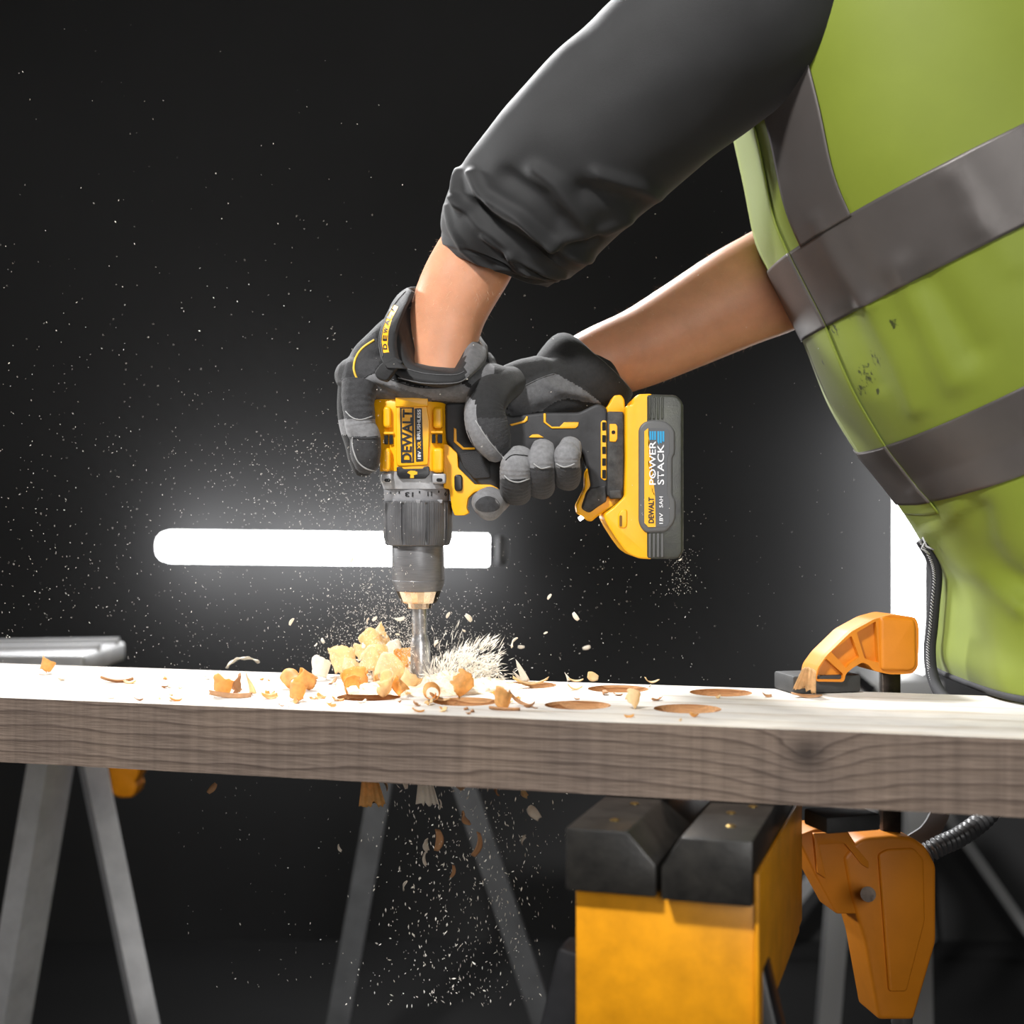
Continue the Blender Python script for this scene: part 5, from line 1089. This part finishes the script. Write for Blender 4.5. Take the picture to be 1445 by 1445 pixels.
for (mn, noun, zn), its in sets.items():
    its.sort(key=lambda it: it[4])
    for k_, it in enumerate(its):
        it[0]['label'] = ('%s %s %s' % (CW[mn], noun, zn)) if len(its) == 1 else ('%s %s %s %s, counting %s' % (ORD[k_], CW[mn], noun, zn, it[5]))
# white powder and splinters thrown up round the bit: nobody could count them
v, f = [], []
def needle(c, d, ln, wd):
    d = d.normalized(); e1 = d.orthogonal().normalized(); e1 = Matrix.Rotation(rr.uniform(0, 6.28), 3, d) @ e1; e2 = d.cross(e1); b0 = len(v)
    v.extend([c - d * ln / 2, c + e1 * wd, c - e1 * wd * 0.6 + e2 * wd * 0.6, c - e2 * wd * 0.5, c + d * ln / 2])
    f.extend([(b0, b0 + 1, b0 + 2), (b0, b0 + 2, b0 + 3), (b0, b0 + 3, b0 + 1), (b0 + 4, b0 + 2, b0 + 1), (b0 + 4, b0 + 3, b0 + 2), (b0 + 4, b0 + 1, b0 + 3)])
pxm = D / FPX
src = P(618, 978)
for i in range(1150):
    a = math.radians(rr.triangular(8, 118, 50)) if i < 800 else math.radians(rr.uniform(95, 172))
    rmax = (50 + 60 * math.exp(-((math.degrees(a) - 42) / 24) ** 2)) if i < 800 else 38
    q = rr.random() ** 0.75 * rmax * pxm
    c = src + Vector((math.cos(a) * q * 1.1, rr.gauss(0, 0.012), math.sin(a) * q))
    if c.z < TOP + 0.001: continue
    d = Vector((math.cos(a), rr.gauss(0, 0.35), math.sin(a))) + Vector((rr.gauss(0, .25), 0, rr.gauss(0, .25)))
    needle(c, d, rr.uniform(5, 22) * pxm, rr.uniform(0.3, 1.3) * pxm)
for cx_, cy_, n_ in ((657, 930, 150), (688, 940, 170), (672, 950, 120), (640, 955, 140), (600, 966, 120), (560, 975, 90), (700, 962, 90), (520, 952, 50), (545, 962, 60), (500, 965, 50), (570, 962, 60), (535, 940, 30)):
    for _ in range(n_):
        c = P(cx_ + rr.gauss(0, 9), cy_ + rr.gauss(0, 8), D - 0.01 + rr.gauss(0, 0.01))
        if c.z > TOP + 0.001: needle(c, c - src + Vector((rr.gauss(0, .03), rr.gauss(0, .03), rr.gauss(0, .03))), rr.uniform(5, 18) * pxm, rr.uniform(0.5, 1.6) * pxm)
for _ in range(110):
    a = math.radians(rr.triangular(5, 150, 50)); q = rr.uniform(55, 125) * pxm; c = src + Vector((math.cos(a) * q, rr.gauss(0, 0.012), math.sin(a) * q * 0.8))
    if c.z > TOP + 0.003: needle(c, Vector((math.cos(a), rr.gauss(0, .2), math.sin(a))) + Vector((rr.gauss(0, .2), 0, rr.gauss(0, .2))), rr.uniform(5, 20) * pxm, rr.uniform(0.3, 0.9) * pxm)
link('splinter_burst', pydata(v, f), mats=[DUST], kind='stuff', smooth=None, label='white splinters bursting from the hole round the drill bit', cat='splinters')
# low mounds of powder
bm = bmesh.new()
for cx_, cy_, rx_, ry_, h_ in ((632, 975, 0.040, 0.030, 0.017), (600, 978, 0.030, 0.026, 0.011), (560, 974, 0.034, 0.028, 0.012), (680, 970, 0.040, 0.020, 0.009), (525, 976, 0.034, 0.022, 0.007)):
    c = on_top(cx_, cy_); n_ = 26; G = []
    for i in range(n_ + 1):
        row = []
        for j in range(40):
            a = 2 * math.pi * j / 40; s_ = i / n_; q = Vector((math.cos(a) * rx_ * s_, math.sin(a) * ry_ * s_, 0)); k_ = noise.noise((c + q) * 120) * 0.6 + noise.noise((c + q) * 380) * 0.4
            row.append(bm.verts.new(c + q * (1 + 0.15 * k_) + Vector((0, 0, 0.0002 + h_ * max(0, (1 - s_ ** 1.4)) * (0.85 + 0.55 * k_)))))
        G.append(row)
    for i in range(n_):
        for j in range(40):
            try: bm.faces.new((G[i][j], G[i][(j + 1) % 40], G[i + 1][(j + 1) % 40], G[i + 1][j]))
            except ValueError: pass
link('sawdust_heap', mesh_of(bm), mats=[mat('sawdust_powder', (246, 238, 222), 0.9, bump=0.8, bscale=700, bdist=0.001, col2=(240, 216, 178), vscale=160)], kind='stuff', smooth=180, label='low heap of white sawdust round the drill bit on the plank', cat='sawdust')
# dust in the air
v, f = [], []
def cloud(n_, fx, fy, y0_, y1_, r0, r1, el=(1, 3), dirz=0.5):
    for _ in range(n_):
        Y = rr.uniform(y0_, y1_); x_, y_ = fx(), fy()
        c = P(x_, y_, Y)
        if c.z < TOP + 0.002 and abs((RZ.inverted() @ c).y - 1.095) < 0.125 and c.z > TOP - 0.056: continue
        if c.z < 0.02: continue
        d = Vector((rr.gauss(0, 1), rr.gauss(0, .5), rr.gauss(0, 1) * (1 + dirz))); w_ = rr.uniform(r0, r1) * Y / FPX
        needle(c, d, 2 * w_ * rr.uniform(*el), w_)
U = rr.uniform; G_ = rr.gauss
cloud(1500, lambda: U(0, 560), lambda: 1000 - abs(G_(0, 330)), 1.12, 1.45, 0.25, 0.6)
cloud(900, lambda: 560 - abs(G_(0, 130)), lambda: U(620, 800), 1.12, 1.4, 0.3, 0.65)
cloud(2600, lambda: 585 - abs(G_(0, 62)), lambda: 945 - abs(G_(0, 65)), 1.15, 1.32, 0.25, 0.6, (1.2, 4))
cloud(700, lambda: 590 + abs(G_(0, 60)), lambda: 945 - abs(G_(0, 55)), 1.16, 1.32, 0.25, 0.6, (1.2, 4))
cloud(330, lambda: U(620, 1000), lambda: U(680, 960), 1.14, 1.4, 0.3, 0.7)
cloud(160, lambda: 962 + G_(0, 10), lambda: U(775, 840), 1.2, 1.26, 0.3, 0.6)
cloud(260, lambda: U(600, 1250), lambda: U(240, 960), 1.14, 1.5, 0.25, 0.5)
cloud(60, lambda: U(0, 700), lambda: U(260, 900), 1.12, 1.3, 0.7, 1.2, (1, 1.8))
cloud(420, lambda: 620 + G_(0, 55), lambda: U(1105, 1420), 1.13, 1.27, 0.5, 1.7, (1, 2.6), 3)
cloud(420, lambda: 690 + G_(0, 60), lambda: U(1105, 1420), 1.13, 1.3, 0.35, 0.9, (1, 5), 4)
cloud(200, lambda: U(250, 800), lambda: U(1100, 1400), 1.13, 1.3, 0.3, 0.7, (1, 4), 4)
link('airborne_dust', pydata(v, f), mats=[DUST], kind='stuff', smooth=None, label='fine white dust floating in the air round the drill', cat='dust')
